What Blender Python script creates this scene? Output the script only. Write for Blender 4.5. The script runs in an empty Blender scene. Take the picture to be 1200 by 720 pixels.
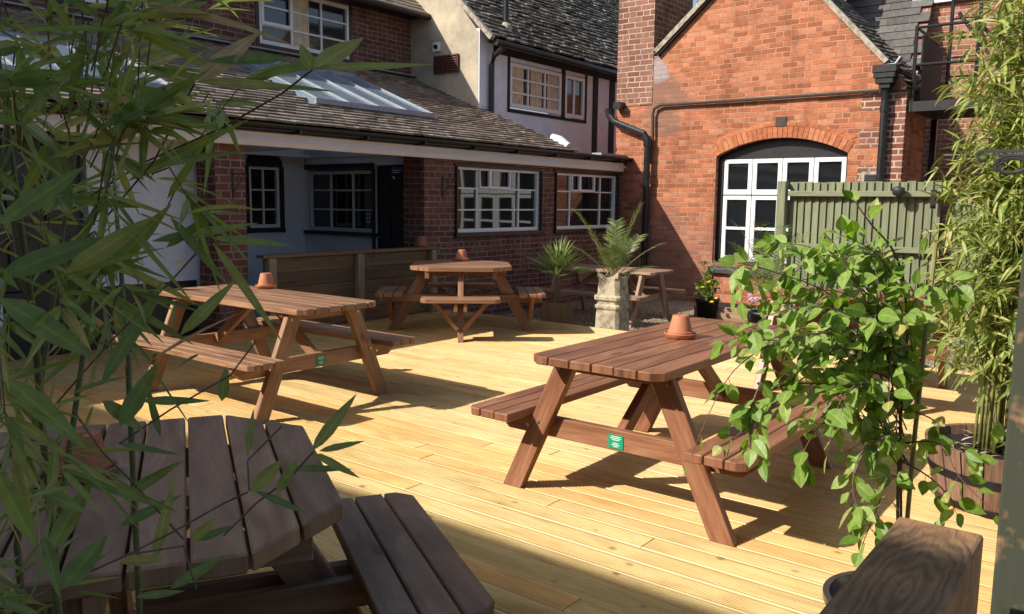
import bpy, math, random
from math import sin, cos, pi, radians, sqrt, hypot
from mathutils import Vector, Matrix, Euler
random.seed(7)
V = Vector
scn = bpy.context.scene
COL = scn.collection

# ------------------------------------------------------------------ camera
H = 1.45; F = 964.0
p, r, aw = radians(7.27), radians(.663), radians(37.7)
A_ = Matrix(((1,0,0),(0,-sin(p),-cos(p)),(0,cos(p),-sin(p))))
R_ = Matrix(((cos(r),-sin(r),0),(sin(r),cos(r),0),(0,0,1)))
Y_ = Matrix(((cos(aw),sin(aw),0),(-sin(aw),cos(aw),0),(0,0,1)))
M_ = R_ @ A_ @ Y_
MT = M_.transposed()
CAM = V((0,0,H))
cd = bpy.data.cameras.new('camera'); cam = bpy.data.objects.new('camera', cd); COL.objects.link(cam)
rt, dn, fw = V(M_[0]), V(M_[1]), V(M_[2])
mw = Matrix.Identity(4)
for i in range(3):
    mw[i][0] = rt[i]; mw[i][1] = -dn[i]; mw[i][2] = -fw[i]; mw[i][3] = CAM[i]
cam.matrix_world = mw
cd.sensor_width = 36; cd.lens = F/1200*36; cd.clip_end = 500; cd.clip_start = .05
scn.camera = cam
def ray(x, y): return MT @ V(((x-600)/F, (y-360)/F, 1))
def at(x, y, d): return CAM + ray(x, y)*d                 # a place at camera depth d metres

# ------------------------------------------------------------------ object helpers
def link(o, parent=None):
    COL.objects.link(o)
    if parent is not None: o.parent = parent
    return o
def thing(name, label, cat, loc=(0,0,0), rz=0, group=None):
    o = bpy.data.objects.new(name, None); o.empty_display_size = .1
    o.location = loc; o.rotation_euler = (0,0,rz); link(o)
    return tag(o, label, cat, group)
def tag(o, label=None, cat=None, group=None, kind=None):
    if label: o['label'] = label
    if cat: o['category'] = cat
    if group: o['group'] = group
    if kind: o['kind'] = kind
    return o
def copy_tree(o, parent=None):
    c = o.copy(); link(c, parent)
    for ch in list(o.children): copy_tree(ch, c)
    return c

class MB:
    def __init__(s): s.v=[]; s.f=[]; s.uv=[]; s.mi=[]; s.m=0
    def face(s, pts, uv=None):
        i=len(s.v); s.v += [tuple(q) for q in pts]; s.f.append(tuple(range(i,i+len(pts))))
        s.uv += uv if uv else [(0,0)]*len(pts); s.mi.append(s.m)
    def mesh(s, vs, fs, uvs=None):
        i=len(s.v); s.v += [tuple(q) for q in vs]
        for k,f in enumerate(fs):
            s.f.append(tuple(i+a for a in f)); s.mi.append(s.m)
            s.uv += [uvs[a] for a in f] if uvs else [(0,0)]*len(f)
    def obox(s, c, ax, ay, az, uo=None):
        """box: centre and three half-axis vectors; uv u runs along ax (metres)"""
        c=V(c); ax=V(ax); ay=V(ay); az=V(az)
        if ax.cross(ay).dot(az) < 0: az=-az
        uo = uo if uo is not None else random.uniform(0,50); vo=random.uniform(0,50)
        vs=[c+ax*a+ay*b+az*d for a in(-1,1) for b in(-1,1) for d in(-1,1)]
        lx,ly,lz=ax.length,ay.length,az.length
        i=len(s.v); s.v += [tuple(q) for q in vs]
        def F_(idx, fu):
            s.f.append(tuple(i+a for a in idx)); s.mi.append(s.m)
            for a in idx:
                A=(1 if a&4 else -1)*lx; B=(1 if a&2 else -1)*ly; D=(1 if a&1 else -1)*lz
                s.uv.append(fu(A,B,D))
        F_((1,5,7,3), lambda A,B,D:(uo+A,vo+B)); F_((0,2,6,4), lambda A,B,D:(uo+A,vo+B+.7))
        F_((0,4,5,1), lambda A,B,D:(uo+A,vo+D+.3)); F_((2,3,7,6), lambda A,B,D:(uo+A,vo+D+.5))
        F_((0,1,3,2), lambda A,B,D:(uo+D*.3,vo+B)); F_((4,6,7,5), lambda A,B,D:(uo+D*.3,vo+B+.9))
    def box(s, x0,x1,y0,y1,z0,z1, along=None):
        e=[(x1-x0)/2,(y1-y0)/2,(z1-z0)/2]
        ax=[V((e[0],0,0)),V((0,e[1],0)),V((0,0,e[2]))]
        k = along if along is not None else max(range(3), key=lambda i:abs(e[i]))
        o=[ax[k]]+[ax[i] for i in range(3) if i!=k]
        s.obox(((x0+x1)/2,(y0+y1)/2,(z0+z1)/2), *o)
    def beam(s, p0, p1, w, t, up=(0,0,1)):
        p0=V(p0); p1=V(p1); d=(p1-p0); L=d.length; d.normalize(); up=V(up)
        a=d.cross(up); a.normalize(); b=a.cross(d)
        s.obox((p0+p1)/2, d*L/2, a*w/2, b*t/2)
    def prism(s, poly, z0, z1, uv_rot=0):
        """polygon (x,y list, ccw) extruded between z0,z1; uv u along x"""
        n=len(poly); uo,vo=random.uniform(0,50),random.uniform(0,50)
        i=len(s.v); s.v += [(x,y,z0) for x,y in poly]+[(x,y,z1) for x,y in poly]
        s.f.append(tuple(i+n+k for k in range(n))); s.mi.append(s.m); s.uv += [(uo+x,vo+y) for x,y in poly]
        s.f.append(tuple(i+k for k in reversed(range(n)))); s.mi.append(s.m); s.uv += [(uo+x,vo+y) for x,y in reversed(poly)]
        for k in range(n):
            j=(k+1)%n
            s.f.append((i+k,i+j,i+n+j,i+n+k)); s.mi.append(s.m)
            a,b=poly[k],poly[j]
            if abs(a[0]-b[0])>abs(a[1]-b[1]): s.uv += [(uo+a[0],vo),(uo+b[0],vo),(uo+b[0],vo+.04),(uo+a[0],vo+.04)]
            else: s.uv += [(uo,vo+a[1]),(uo,vo+b[1]),(uo+.01,vo+b[1]),(uo+.01,vo+a[1])]
    def tube(s, pts, rad, n=8, cap=True):
        pts=[V(q) for q in pts]; rings=[]; i0=len(s.v); L=0
        up=V((.3,.2,1))
        for k,q in enumerate(pts):
            d=(pts[min(k+1,len(pts)-1)]-pts[max(k-1,0)]).normalized()
            a=d.cross(up)
            if a.length<1e-3: a=d.cross(V((1,0,0)))
            a.normalize(); b=d.cross(a)
            R=rad[k] if isinstance(rad,(list,tuple)) else rad
            for j in range(n):
                t=2*pi*j/n; s.v.append(tuple(q+a*cos(t)*R+b*sin(t)*R))
        for k in range(len(pts)-1):
            for j in range(n):
                a=i0+k*n+j; b=i0+k*n+(j+1)%n
                s.f.append((a,b,b+n,a+n)); s.mi.append(s.m)
                s.uv += [(k*.1,j/n),(k*.1,(j+1)/n),(k*.1+.1,(j+1)/n),(k*.1+.1,j/n)]
        if cap:
            e=i0+(len(pts)-1)*n
            s.f.append(tuple(i0+j for j in reversed(range(n)))); s.mi.append(s.m); s.uv += [(0,0)]*n
            s.f.append(tuple(e+j for j in range(n))); s.mi.append(s.m); s.uv += [(0,0)]*n
    def lathe(s, prof, n=32, c=(0,0,0), close=True):
        i=len(s.v); m=len(prof)
        for (R,z) in prof:
            for j in range(n): s.v.append((c[0]+R*cos(2*pi*j/n), c[1]+R*sin(2*pi*j/n), c[2]+z))
        for k in range(m-1):
            for j in range(n):
                a=i+k*n+j; b=i+k*n+(j+1)%n
                s.f.append((a,b,b+n,a+n)); s.mi.append(s.m); s.uv += [(j/n,k/m),((j+1)/n,k/m),((j+1)/n,(k+1)/m),(j/n,(k+1)/m)]
        if close:
            for k in (0,m-1):
                s.f.append(tuple(i+k*n+j for j in (range(n) if k else reversed(range(n))))); s.mi.append(s.m); s.uv += [(0,0)]*n
    def build(s, name, mats, parent=None, bevel=0, smooth=False, seg=1):
        me=bpy.data.meshes.new(name); me.from_pydata(s.v,[],s.f)
        ul=me.uv_layers.new(name='UVMap'); flat=[c for q in s.uv for c in q]
        ul.data.foreach_set('uv', flat)
        if not isinstance(mats,(list,tuple)): mats=[mats]
        for m in mats: me.materials.append(m)
        if len(mats)>1: me.polygons.foreach_set('material_index', s.mi)
        if smooth: me.polygons.foreach_set('use_smooth',[True]*len(s.f))
        me.update()
        o=bpy.data.objects.new(name, me); link(o, parent)
        if bevel:
            b=o.modifiers.new('bevel','BEVEL'); b.width=bevel; b.segments=seg; b.limit_method='ANGLE'; b.angle_limit=radians(40)
        return o

# ------------------------------------------------------------------ materials
MATS={}
def nodes(name):
    m=bpy.data.materials.new(name); m.use_nodes=True; nt=m.node_tree; nt.nodes.clear()
    out=nt.nodes.new('ShaderNodeOutputMaterial'); b=nt.nodes.new('ShaderNodeBsdfPrincipled')
    nt.links.new(b.outputs[0], out.inputs[0]); MATS[name]=m
    return m, nt, b, out
def N(nt, t, **k):
    n=nt.nodes.new('ShaderNode'+t)
    for a,v in k.items():
        if a.startswith('i_'):
            key=a[2:]; key=int(key) if key.isdigit() else key.replace('_',' ')
            n.inputs[key].default_value=v
        else: setattr(n,a,v)
    return n
def L(nt,a,b): nt.links.new(a,b)
def ramp(nt, stops, fac):
    n=nt.nodes.new('ShaderNodeValToRGB'); e=n.color_ramp.elements
    while len(e)<len(stops): e.new(.5)
    for k,(pos,c) in enumerate(stops):
        e[k].position=pos; e[k].color=(*c,1) if len(c)==3 else c
    L(nt,fac,n.inputs[0]); return n
def mix(nt, fac, a, b, blend='MIX'):
    n=nt.nodes.new('ShaderNodeMix'); n.data_type='RGBA'; n.blend_type=blend; n.clamp_factor=True
    for s,val in ((n.inputs[0],fac),(n.inputs[6],a),(n.inputs[7],b)):
        if hasattr(val,'is_linked') or hasattr(val,'links'): L(nt,val,s)
        elif isinstance(val,(int,float)): s.default_value=val
        else: s.default_value=(*val,1)
    return n.outputs[2]
def math_(nt, op, a, b=0.0, c=0.0):
    n=nt.nodes.new('ShaderNodeMath'); n.operation=op
    for s,val in zip(n.inputs,(a,b,c)):
        if hasattr(val,'links'): L(nt,val,s)
        else: s.default_value=val
    return n.outputs[0]
def bump(nt, h, strength, dist, b, nrm=None):
    n=nt.nodes.new('ShaderNodeBump'); n.inputs['Strength'].default_value=strength; n.inputs['Distance'].default_value=dist
    L(nt,h,n.inputs['Height'])
    if nrm is not None: L(nt,nrm,n.inputs['Normal'])
    L(nt,n.outputs[0],b.inputs['Normal']); return n.outputs[0]

def wood(name, dark, mid, light, rough=.55, var=.35, knots=.6, fine=90, coat=0, bumps=.25, stain=None, tint=None, fc=.8, ku=2.6, kv=8.5, kr=(.05,.17), kd=.45):
    m,nt,b,out=nodes(name)
    uv=N(nt,'UVMap'); g=N(nt,'NewGeometry')
    off=math_(nt,'MULTIPLY',g.outputs['Random Per Island'],37.0)
    comb=N(nt,'CombineXYZ'); L(nt,off,comb.inputs[2])
    add=N(nt,'VectorMath',operation='ADD'); L(nt,uv.outputs[0],add.inputs[0]); L(nt,comb.outputs[0],add.inputs[1])
    mp=N(nt,'Mapping'); mp.inputs['Scale'].default_value=(1.6,fine*.35,1); L(nt,add.outputs[0],mp.inputs[0])
    n1=N(nt,'TexNoise',i_Scale=1.0,i_Detail=6.0,i_Roughness=.62,i_Distortion=1.2); L(nt,mp.outputs[0],n1.inputs[0])
    mp2=N(nt,'Mapping'); mp2.inputs['Scale'].default_value=(5,fine*2.2,1); L(nt,add.outputs[0],mp2.inputs[0])
    n2=N(nt,'TexNoise',i_Scale=1.0,i_Detail=3.0); L(nt,mp2.outputs[0],n2.inputs[0])
    base=ramp(nt,[(.28,dark),(.5,mid),(.72,light)],n1.outputs[0]).outputs[0]
    fineg=ramp(nt,[(.3,(fc,fc,fc)),(.65,(1.06,1.06,1.06))],n2.outputs[0]).outputs[0]
    c=mix(nt,1.0,base,fineg,'MULTIPLY')
    # knots
    mp3=N(nt,'Mapping'); mp3.inputs['Scale'].default_value=(ku,kv,1); L(nt,add.outputs[0],mp3.inputs[0])
    vo=N(nt,'TexVoronoi',i_Scale=1.0); vo.voronoi_dimensions='3D'; L(nt,mp3.outputs[0],vo.inputs['Vector'])
    nz=N(nt,'TexNoise',i_Scale=9.0,i_Detail=2.0); L(nt,add.outputs[0],nz.inputs[0])
    dd=math_(nt,'ADD',vo.outputs['Distance'],math_(nt,'MULTIPLY_ADD',nz.outputs[0],.16,-.08))
    kn=ramp(nt,[(kr[0],(1,1,1)),(kr[1],(0,0,0))],dd).outputs[0]
    sk_=N(nt,'SeparateColor'); L(nt,vo.outputs['Color'],sk_.inputs[0])
    kn=math_(nt,'MULTIPLY',kn,math_(nt,'LESS_THAN',sk_.outputs[0],.5))
    c=mix(nt,math_(nt,'MULTIPLY',kn,knots),c,tuple(x*kd for x in dark))
    # board to board difference
    rv=math_(nt,'MULTIPLY_ADD',g.outputs['Random Per Island'],var*2,1-var)
    sc=N(nt,'VectorMath',operation='SCALE'); L(nt,c,sc.inputs[0]); L(nt,rv,sc.inputs['Scale'])
    c=sc.outputs[0]
    if tint:
        wn_=N(nt,'TexWhiteNoise'); wn_.noise_dimensions='1D'; L(nt,off,wn_.inputs['W'])
        c=mix(nt,1.0,c,ramp(nt,tint,wn_.outputs['Value']).outputs[0],'MULTIPLY')
    if stain:
        tc=N(nt,'TexCoord'); ns=N(nt,'TexNoise',i_Scale=1.7 if len(stain)<3 else 4.5,i_Detail=4.0,i_Roughness=.65); L(nt,tc.outputs['Object'],ns.inputs[0])
        lo,hi=(stain[2],stain[3]) if len(stain)>2 else (.5,.72)
        sf=ramp(nt,[(lo,(0,0,0)),(hi,(1,1,1))],ns.outputs[0]).outputs[0]
        c=mix(nt,math_(nt,'MULTIPLY',sf,stain[1]),c,stain[0])
    L(nt,c,b.inputs['Base Color'])
    rr=math_(nt,'MULTIPLY_ADD',n1.outputs[0],.25,rough-.12); L(nt,rr,b.inputs['Roughness'])
    b.inputs['Specular IOR Level'].default_value=.4
    if coat: b.inputs['Coat Weight'].default_value=coat; b.inputs['Coat Roughness'].default_value=.28
    hh=math_(nt,'ADD',n2.outputs[0],n1.outputs[0])
    bump(nt,hh,bumps,.003,b)
    return m

def brick(name, c1, c2, c3, mortar, bw=.232, bh=.082, ms=.011, rough=.85, patch=None, soot=0):
    m,nt,b,out=nodes(name)
    tc=N(nt,'TexCoord'); g=N(nt,'NewGeometry')
    sp=N(nt,'SeparateXYZ'); L(nt,tc.outputs['Object'],sp.inputs[0])
    sn=N(nt,'SeparateXYZ'); L(nt,g.outputs['True Normal'],sn.inputs[0])
    side=math_(nt,'GREATER_THAN',math_(nt,'ABSOLUTE',sn.outputs[0]),.6)
    u=math_(nt,'ADD',math_(nt,'MULTIPLY',sp.outputs[0],math_(nt,'SUBTRACT',1.0,side)),math_(nt,'MULTIPLY',sp.outputs[1],side))
    cb=N(nt,'CombineXYZ'); L(nt,u,cb.inputs[0]); L(nt,sp.outputs[2],cb.inputs[1])
    # uneven courses
    nd=N(nt,'TexNoise',i_Scale=9.0,i_Detail=3.0); L(nt,cb.outputs[0],nd.inputs[0])
    nd2=N(nt,'TexNoise',i_Scale=.8,i_Detail=2.0); L(nt,cb.outputs[0],nd2.inputs[0])
    dv=N(nt,'VectorMath',operation='SCALE'); dv.inputs['Scale'].default_value=.011; 
    s0=N(nt,'VectorMath',operation='SUBTRACT'); L(nt,nd.outputs['Color'],s0.inputs[0]); s0.inputs[1].default_value=(.5,.5,.5); L(nt,s0.outputs[0],dv.inputs[0])
    dv2=N(nt,'VectorMath',operation='SCALE'); dv2.inputs['Scale'].default_value=.05; s1=N(nt,'VectorMath',operation='SUBTRACT'); L(nt,nd2.outputs['Color'],s1.inputs[0]); s1.inputs[1].default_value=(.5,.5,.5); L(nt,s1.outputs[0],dv2.inputs[0])
    ad=N(nt,'VectorMath',operation='ADD'); L(nt,cb.outputs[0],ad.inputs[0]); L(nt,dv.outputs[0],ad.inputs[1])
    ad2=N(nt,'VectorMath',operation='ADD'); L(nt,ad.outputs[0],ad2.inputs[0]); L(nt,dv2.outputs[0],ad2.inputs[1])
    bt=N(nt,'TexBrick'); L(nt,ad2.outputs[0],bt.inputs['Vector'])
    bt.offset=.5; bt.squash=.52; bt.squash_frequency=4
    bt.inputs['Scale'].default_value=1; bt.inputs['Brick Width'].default_value=bw; bt.inputs['Row Height'].default_value=bh
    bt.inputs['Mortar Size'].default_value=ms; bt.inputs['Mortar Smooth'].default_value=.25
    bt.inputs['Color1'].default_value=(0,0,0,1); bt.inputs['Color2'].default_value=(1,1,1,1); bt.inputs['Mortar'].default_value=(.5,.5,.5,1)
    bt.inputs['Bias'].default_value=0
    n1=N(nt,'TexNoise',i_Scale=26.0,i_Detail=5.0,i_Roughness=.7); L(nt,cb.outputs[0],n1.inputs[0])
    n2=N(nt,'TexNoise',i_Scale=1.1,i_Detail=3.0,i_Roughness=.6); L(nt,cb.outputs[0],n2.inputs[0])
    bc=ramp(nt,[(0,c1),(.55,c2),(1,c3)],bt.outputs['Color']).outputs[0]
    gr=ramp(nt,[(.25,(.62,.6,.58)),(.7,(1.15,1.15,1.15))],n1.outputs[0]).outputs[0]
    bc=mix(nt,1.0,bc,gr,'MULTIPLY')
    big=ramp(nt,[(.35,(.78,.76,.76)),(.65,(1.1,1.08,1.05))],n2.outputs[0]).outputs[0]
    bc=mix(nt,1.0,bc,big,'MULTIPLY')
    nm=N(nt,'TexNoise',i_Scale=4.0,i_Detail=4.0); L(nt,cb.outputs[0],nm.inputs[0])
    mc=ramp(nt,[(.35,tuple(x*.6 for x in mortar)),(.65,mortar)],nm.outputs[0]).outputs[0]
    c=mix(nt,bt.outputs['Fac'],bc,mc)
    ms_=N(nt,'Mapping'); ms_.inputs['Scale'].default_value=(2.2,.55,1); L(nt,cb.outputs[0],ms_.inputs[0]); nst=N(nt,'TexNoise',i_Scale=1.0,i_Detail=7.0,i_Roughness=.7); L(nt,ms_.outputs[0],nst.inputs[0])
    c=mix(nt,1.0,c,ramp(nt,[(.3,(.62,.6,.6)),(.48,(1,1,1)),(.68,(1,1,1)),(.8,(1.12,1.1,1.08))],nst.outputs[0]).outputs[0],'MULTIPLY')
    if patch:
        for (pc, pu, pz, ru, rz, amt) in patch:
            du=math_(nt,'DIVIDE',math_(nt,'SUBTRACT',u,pu),ru); dz=math_(nt,'DIVIDE',math_(nt,'SUBTRACT',sp.outputs[2],pz),rz)
            d=math_(nt,'SQRT',math_(nt,'ADD',math_(nt,'MULTIPLY',du,du),math_(nt,'MULTIPLY',dz,dz)))
            d=math_(nt,'ADD',d,math_(nt,'MULTIPLY_ADD',nm.outputs[0],1.4,-.7))
            f=ramp(nt,[(.75,(1,1,1)),(1.0,(0,0,0))],d).outputs[0]
            c=mix(nt,math_(nt,'MULTIPLY',f,amt),c,pc)
    L(nt,c,b.inputs['Base Color']); b.inputs['Roughness'].default_value=rough; b.inputs['Specular IOR Level'].default_value=.2
    h=math_(nt,'ADD',math_(nt,'MULTIPLY',bt.outputs['Fac'],-1.0),math_(nt,'MULTIPLY',n1.outputs[0],.5))
    bump(nt,h,1.0,.016,b)
    return m

def plain(name, col, rough=.6, noise=.15, scale=12, spec=.4, metal=0, bumps=0, coat=0, col2=None, thr=(.35,.65)):
    m,nt,b,out=nodes(name)
    tc=N(nt,'TexCoord'); n=N(nt,'TexNoise',i_Scale=float(scale),i_Detail=5.0,i_Roughness=.65); L(nt,tc.outputs['Object'],n.inputs[0])
    a=tuple(x*(1-noise) for x in col) if not col2 else col2
    c=ramp(nt,[(thr[0],a),(thr[1],tuple(min(1,x*(1+noise*.5)) for x in col))],n.outputs[0]).outputs[0]
    g=N(nt,'NewGeometry'); L(nt,c,b.inputs['Base Color'])
    rr=math_(nt,'MULTIPLY_ADD',n.outputs[0],.2,rough-.1); L(nt,rr,b.inputs['Roughness'])
    b.inputs['Specular IOR Level'].default_value=spec; b.inputs['Metallic'].default_value=metal
    if coat: b.inputs['Coat Weight'].default_value=coat; b.inputs['Coat Roughness'].default_value=.2
    if bumps: bump(nt,n.outputs[0],bumps,.01,b)
    return m

def island(name, stops, rough=.7, nscale=14, spec=.3, bumps=.3, lichen=None):
    """colour by mesh island (tiles, stones) with noise"""
    m,nt,b,out=nodes(name)
    g=N(nt,'NewGeometry'); tc=N(nt,'TexCoord')
    n=N(nt,'TexNoise',i_Scale=float(nscale),i_Detail=6.0,i_Roughness=.7); L(nt,tc.outputs['Object'],n.inputs[0])
    c=ramp(nt,stops,g.outputs['Random Per Island']).outputs[0]
    c=mix(nt,1.0,c,ramp(nt,[(.3,(.6,.6,.6)),(.7,(1.2,1.2,1.2))],n.outputs[0]).outputs[0],'MULTIPLY')
    if lichen:
        n2=N(nt,'TexNoise',i_Scale=5.0,i_Detail=8.0,i_Roughness=.75); L(nt,tc.outputs['Object'],n2.inputs[0])
        c=mix(nt,ramp(nt,[(.54,(0,0,0)),(.68,(.8,.8,.8))],n2.outputs[0]).outputs[0],c,lichen)
    L(nt,c,b.inputs['Base Color']); b.inputs['Roughness'].default_value=rough; b.inputs['Specular IOR Level'].default_value=spec
    if bumps: bump(nt,n.outputs[0],bumps,.006,b)
    return m

def leafmat(name, stops, trans=.35, rough=.45, nscale=60, spec=.4):
    m,nt,b,out=nodes(name)
    g=N(nt,'NewGeometry'); uv=N(nt,'UVMap')
    c=ramp(nt,stops,g.outputs['Random Per Island']).outputs[0]
    sp=N(nt,'SeparateXYZ'); L(nt,uv.outputs[0],sp.inputs[0])
    rib=ramp(nt,[(.0,(1.35,1.35,1.2)),(.10,(1,1,1))],math_(nt,'ABSOLUTE',math_(nt,'SUBTRACT',sp.outputs[1],.5))).outputs[0]
    c=mix(nt,1.0,c,rib,'MULTIPLY')
    tc=N(nt,'TexCoord'); n=N(nt,'TexNoise',i_Scale=float(nscale),i_Detail=3.0); L(nt,tc.outputs['Object'],n.inputs[0])
    c=mix(nt,1.0,c,ramp(nt,[(.3,(.8,.8,.8)),(.7,(1.12,1.12,1.12))],n.outputs[0]).outputs[0],'MULTIPLY')
    # fine parallel veins
    wv=math_(nt,'SINE',math_(nt,'MULTIPLY',sp.outputs[1],75.0))
    L(nt,c,b.inputs['Base Color']); b.inputs['Roughness'].default_value=rough; b.inputs['Specular IOR Level'].default_value=spec
    bump(nt,wv,.12,.0006,b)
    t=N(nt,'BsdfTranslucent'); hs=N(nt,'HueSaturation'); hs.inputs['Saturation'].default_value=1.15; hs.inputs['Value'].default_value=1.5; L(nt,c,hs.inputs['Color']); L(nt,hs.outputs[0],t.inputs[0])
    mx=N(nt,'MixShader'); mx.inputs[0].default_value=trans; L(nt,b.outputs[0],mx.inputs[1]); L(nt,t.outputs[0],mx.inputs[2]); L(nt,mx.outputs[0],out.inputs[0])
    return m

def glass(name, col=(.012,.014,.016), rough=.03):
    m,nt,b,out=nodes(name)
    tc=N(nt,'TexCoord'); n=N(nt,'TexNoise',i_Scale=1.6,i_Detail=1.0); L(nt,tc.outputs['Object'],n.inputs[0])
    b.inputs['Base Color'].default_value=(*col,1); b.inputs['Roughness'].default_value=rough; b.inputs['IOR'].default_value=1.52
    b.inputs['Specular IOR Level'].default_value=.8
    bump(nt,n.outputs[0],.12,.02,b)     # old wavy glass
    return m

W_A=wood('stained_red_brown_wood',(.14,.054,.026),(.25,.106,.052),(.345,.17,.095),rough=.46,var=.18,knots=.7,fine=34,coat=.16)
W_B=wood('stained_orange_brown_wood',(.16,.075,.036),(.28,.145,.076),(.39,.225,.125),rough=.5,var=.2,knots=.65,fine=34,coat=.15)
W_C=wood('stained_weathered_wood',(.15,.068,.034),(.26,.13,.07),(.38,.215,.125),rough=.5,var=.22,knots=.6,fine=34,coat=.15)
W_E=wood('stained_dark_wood',(.13,.07,.038),(.23,.142,.084),(.325,.215,.138),rough=.66,var=.16,knots=.7,fine=24,fc=.88,stain=((.1,.06,.04),.5))
W_D=wood('stained_faded_wood',(.16,.09,.055),(.28,.17,.11),(.4,.27,.19),rough=.6,var=.2,knots=.4)
W_DECK=wood('pale_pine_decking',(.49,.295,.105),(.63,.415,.17),(.71,.525,.245),rough=.45,var=.06,knots=.8,fine=20,bumps=.1,fc=.9,ku=6,kv=9,kr=(.04,.16),kd=.3,stain=((.5,.46,.25),.3),tint=[(0,(1.0,.82,.6)),(.25,(1.04,1.0,.88)),(.5,(1.0,.9,.72)),(.75,(.97,1.04,1.05)),(1,(.86,.92,.82))])
W_LOW=wood('brown_sleeper_boards',(.085,.048,.024),(.165,.1,.05),(.24,.155,.085),rough=.7,var=.25,knots=.7)
W_POST=wood('pale_green_post_wood',(.16,.13,.07),(.25,.21,.12),(.33,.28,.16),rough=.75,var=.1,knots=.4)
W_OLD=wood('old_weathered_post_wood',(.22,.11,.045),(.4,.215,.095),(.5,.3,.15),rough=.75,var=.1,knots=.5,stain=((.03,.045,.032),.95,.4,.5))
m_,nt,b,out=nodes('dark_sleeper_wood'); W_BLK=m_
tc=N(nt,'TexCoord'); mp=N(nt,'Mapping'); mp.inputs['Scale'].default_value=(9,2.1,5); mp.inputs['Location'].default_value=(-.1,-.35,-3.1); L(nt,tc.outputs['Object'],mp.inputs[0])
wv=N(nt,'TexWave',i_Scale=2.2,i_Distortion=9.0,i_Detail=5.0,i_Detail_Scale=1.6); wv.wave_type='RINGS'; wv.rings_direction='Z'; L(nt,mp.outputs[0],wv.inputs[0])
nz=N(nt,'TexNoise',i_Scale=7.0,i_Detail=6.0,i_Roughness=.7); L(nt,tc.outputs['Object'],nz.inputs[0])
nf=N(nt,'TexNoise',i_Scale=1.0,i_Detail=4.0); mf=N(nt,'Mapping'); mf.inputs['Scale'].default_value=(140,9,140); L(nt,tc.outputs['Object'],mf.inputs[0]); L(nt,mf.outputs[0],nf.inputs[0])
c=ramp(nt,[(.0,(.17,.105,.06)),(.5,(.22,.138,.08)),(1,(.26,.165,.096))],wv.outputs[0]).outputs[0]
c=mix(nt,1.0,c,ramp(nt,[(.3,(.55,.55,.55)),(.7,(1.15,1.12,1.08))],nz.outputs[0]).outputs[0],'MULTIPLY')
c=mix(nt,1.0,c,ramp(nt,[(.3,(.8,.8,.8)),(.7,(1.1,1.1,1.1))],nf.outputs[0]).outputs[0],'MULTIPLY')
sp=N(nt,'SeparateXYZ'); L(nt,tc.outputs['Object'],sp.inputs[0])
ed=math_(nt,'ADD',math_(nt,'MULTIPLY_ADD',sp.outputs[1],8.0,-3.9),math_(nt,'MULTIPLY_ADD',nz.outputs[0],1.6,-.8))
c=mix(nt,math_(nt,'MULTIPLY',ramp(nt,[(.0,(0,0,0)),(.6,(1,1,1))],ed).outputs[0],.75),c,(.36,.19,.09))  # sun on the far end, painted into the colour as an orange patch
L(nt,c,b.inputs['Base Color']); b.inputs['Roughness'].default_value=.6; b.inputs['Specular IOR Level'].default_value=.3
bump(nt,math_(nt,'ADD',wv.outputs[0],nf.outputs[0]),.5,.004,b)
W_FEN=wood('olive_fence_boards',(.125,.135,.075),(.18,.195,.115),(.235,.25,.155),rough=.8,var=.14,knots=.3)
W_BAR=wood('half_barrel_staves',(.12,.06,.035),(.24,.135,.085),(.36,.23,.15),rough=.75,var=.25,knots=.3)
B_GAB=brick('orange_red_brick',(.32,.112,.056),(.49,.168,.082),(.57,.235,.135),(.5,.29,.185),ms=.008,bh=.074,bw=.215,
   patch=[((.2,.13,.1),-6.3,3.0,.42,.55,.6),((.33,.34,.36),-6.42,3.55,.22,.2,.7),((.25,.15,.12),-6.2,.6,1.0,.9,.4)])
B_CHM=brick('plum_chimney_brick',(.24,.1,.07),(.31,.14,.1),(.36,.17,.12),(.5,.38,.3),bh=.085)
B_WING=brick('dark_red_brick',(.14,.062,.05),(.185,.08,.062),(.235,.105,.08),(.36,.27,.22),bh=.0725,bw=.21,ms=.0085)
B_FAR=brick('pinkish_red_brick',(.28,.1,.06),(.36,.14,.085),(.42,.18,.12),(.5,.38,.3))
B_QUO=brick('plum_quoin_brick',(.2,.075,.05),(.27,.105,.07),(.33,.14,.1),(.55,.42,.33),bh=.082,bw=.24,ms=.013)
T_LOW=island('brown_clay_tiles',[(0,(.16,.122,.097)),(.5,(.265,.208,.164)),(1,(.39,.315,.255))],rough=.5,lichen=(.3,.27,.21),spec=.5)
T_OLD=island('mossy_stone_tiles',[(0,(.07,.064,.055)),(.6,(.17,.158,.135)),(1,(.34,.32,.27))],rough=.7,lichen=(.26,.245,.19))
T_SLA=island('grey_slates',[(0,(.08,.075,.07)),(1,(.15,.14,.13))],rough=.6)
PAINT_W=plain('white_window_paint',(.8,.8,.79),rough=.4,noise=.06,spec=.5)
PAINT_D=plain('dull_white_paint',(.62,.63,.68),rough=.45,noise=.1,spec=.5)
REND_W=plain('white_render',(.76,.79,.86),rough=.85,noise=.1,scale=3,bumps=.15)
REND_B=plain('whitewashed_brick',(.66,.69,.76),rough=.8,noise=.08,scale=5,bumps=.3)
REND_G=plain('buff_cement_render',(.5,.42,.3),rough=.9,noise=.2,scale=2.5,bumps=.3,col2=(.34,.29,.22))
CREAM=plain('cream_fascia_paint',(.8,.68,.6),rough=.6,noise=.06,scale=3)
BLACK=plain('black_paint',(.012,.012,.014),rough=.42,noise=.2,spec=.5)
BLACKT=plain('black_timber',(.016,.014,.013),rough=.7,noise=.3,bumps=.3)
GUT=plain('black_gutter_plastic',(.014,.014,.014),rough=.35,noise=.2,spec=.5)
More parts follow.
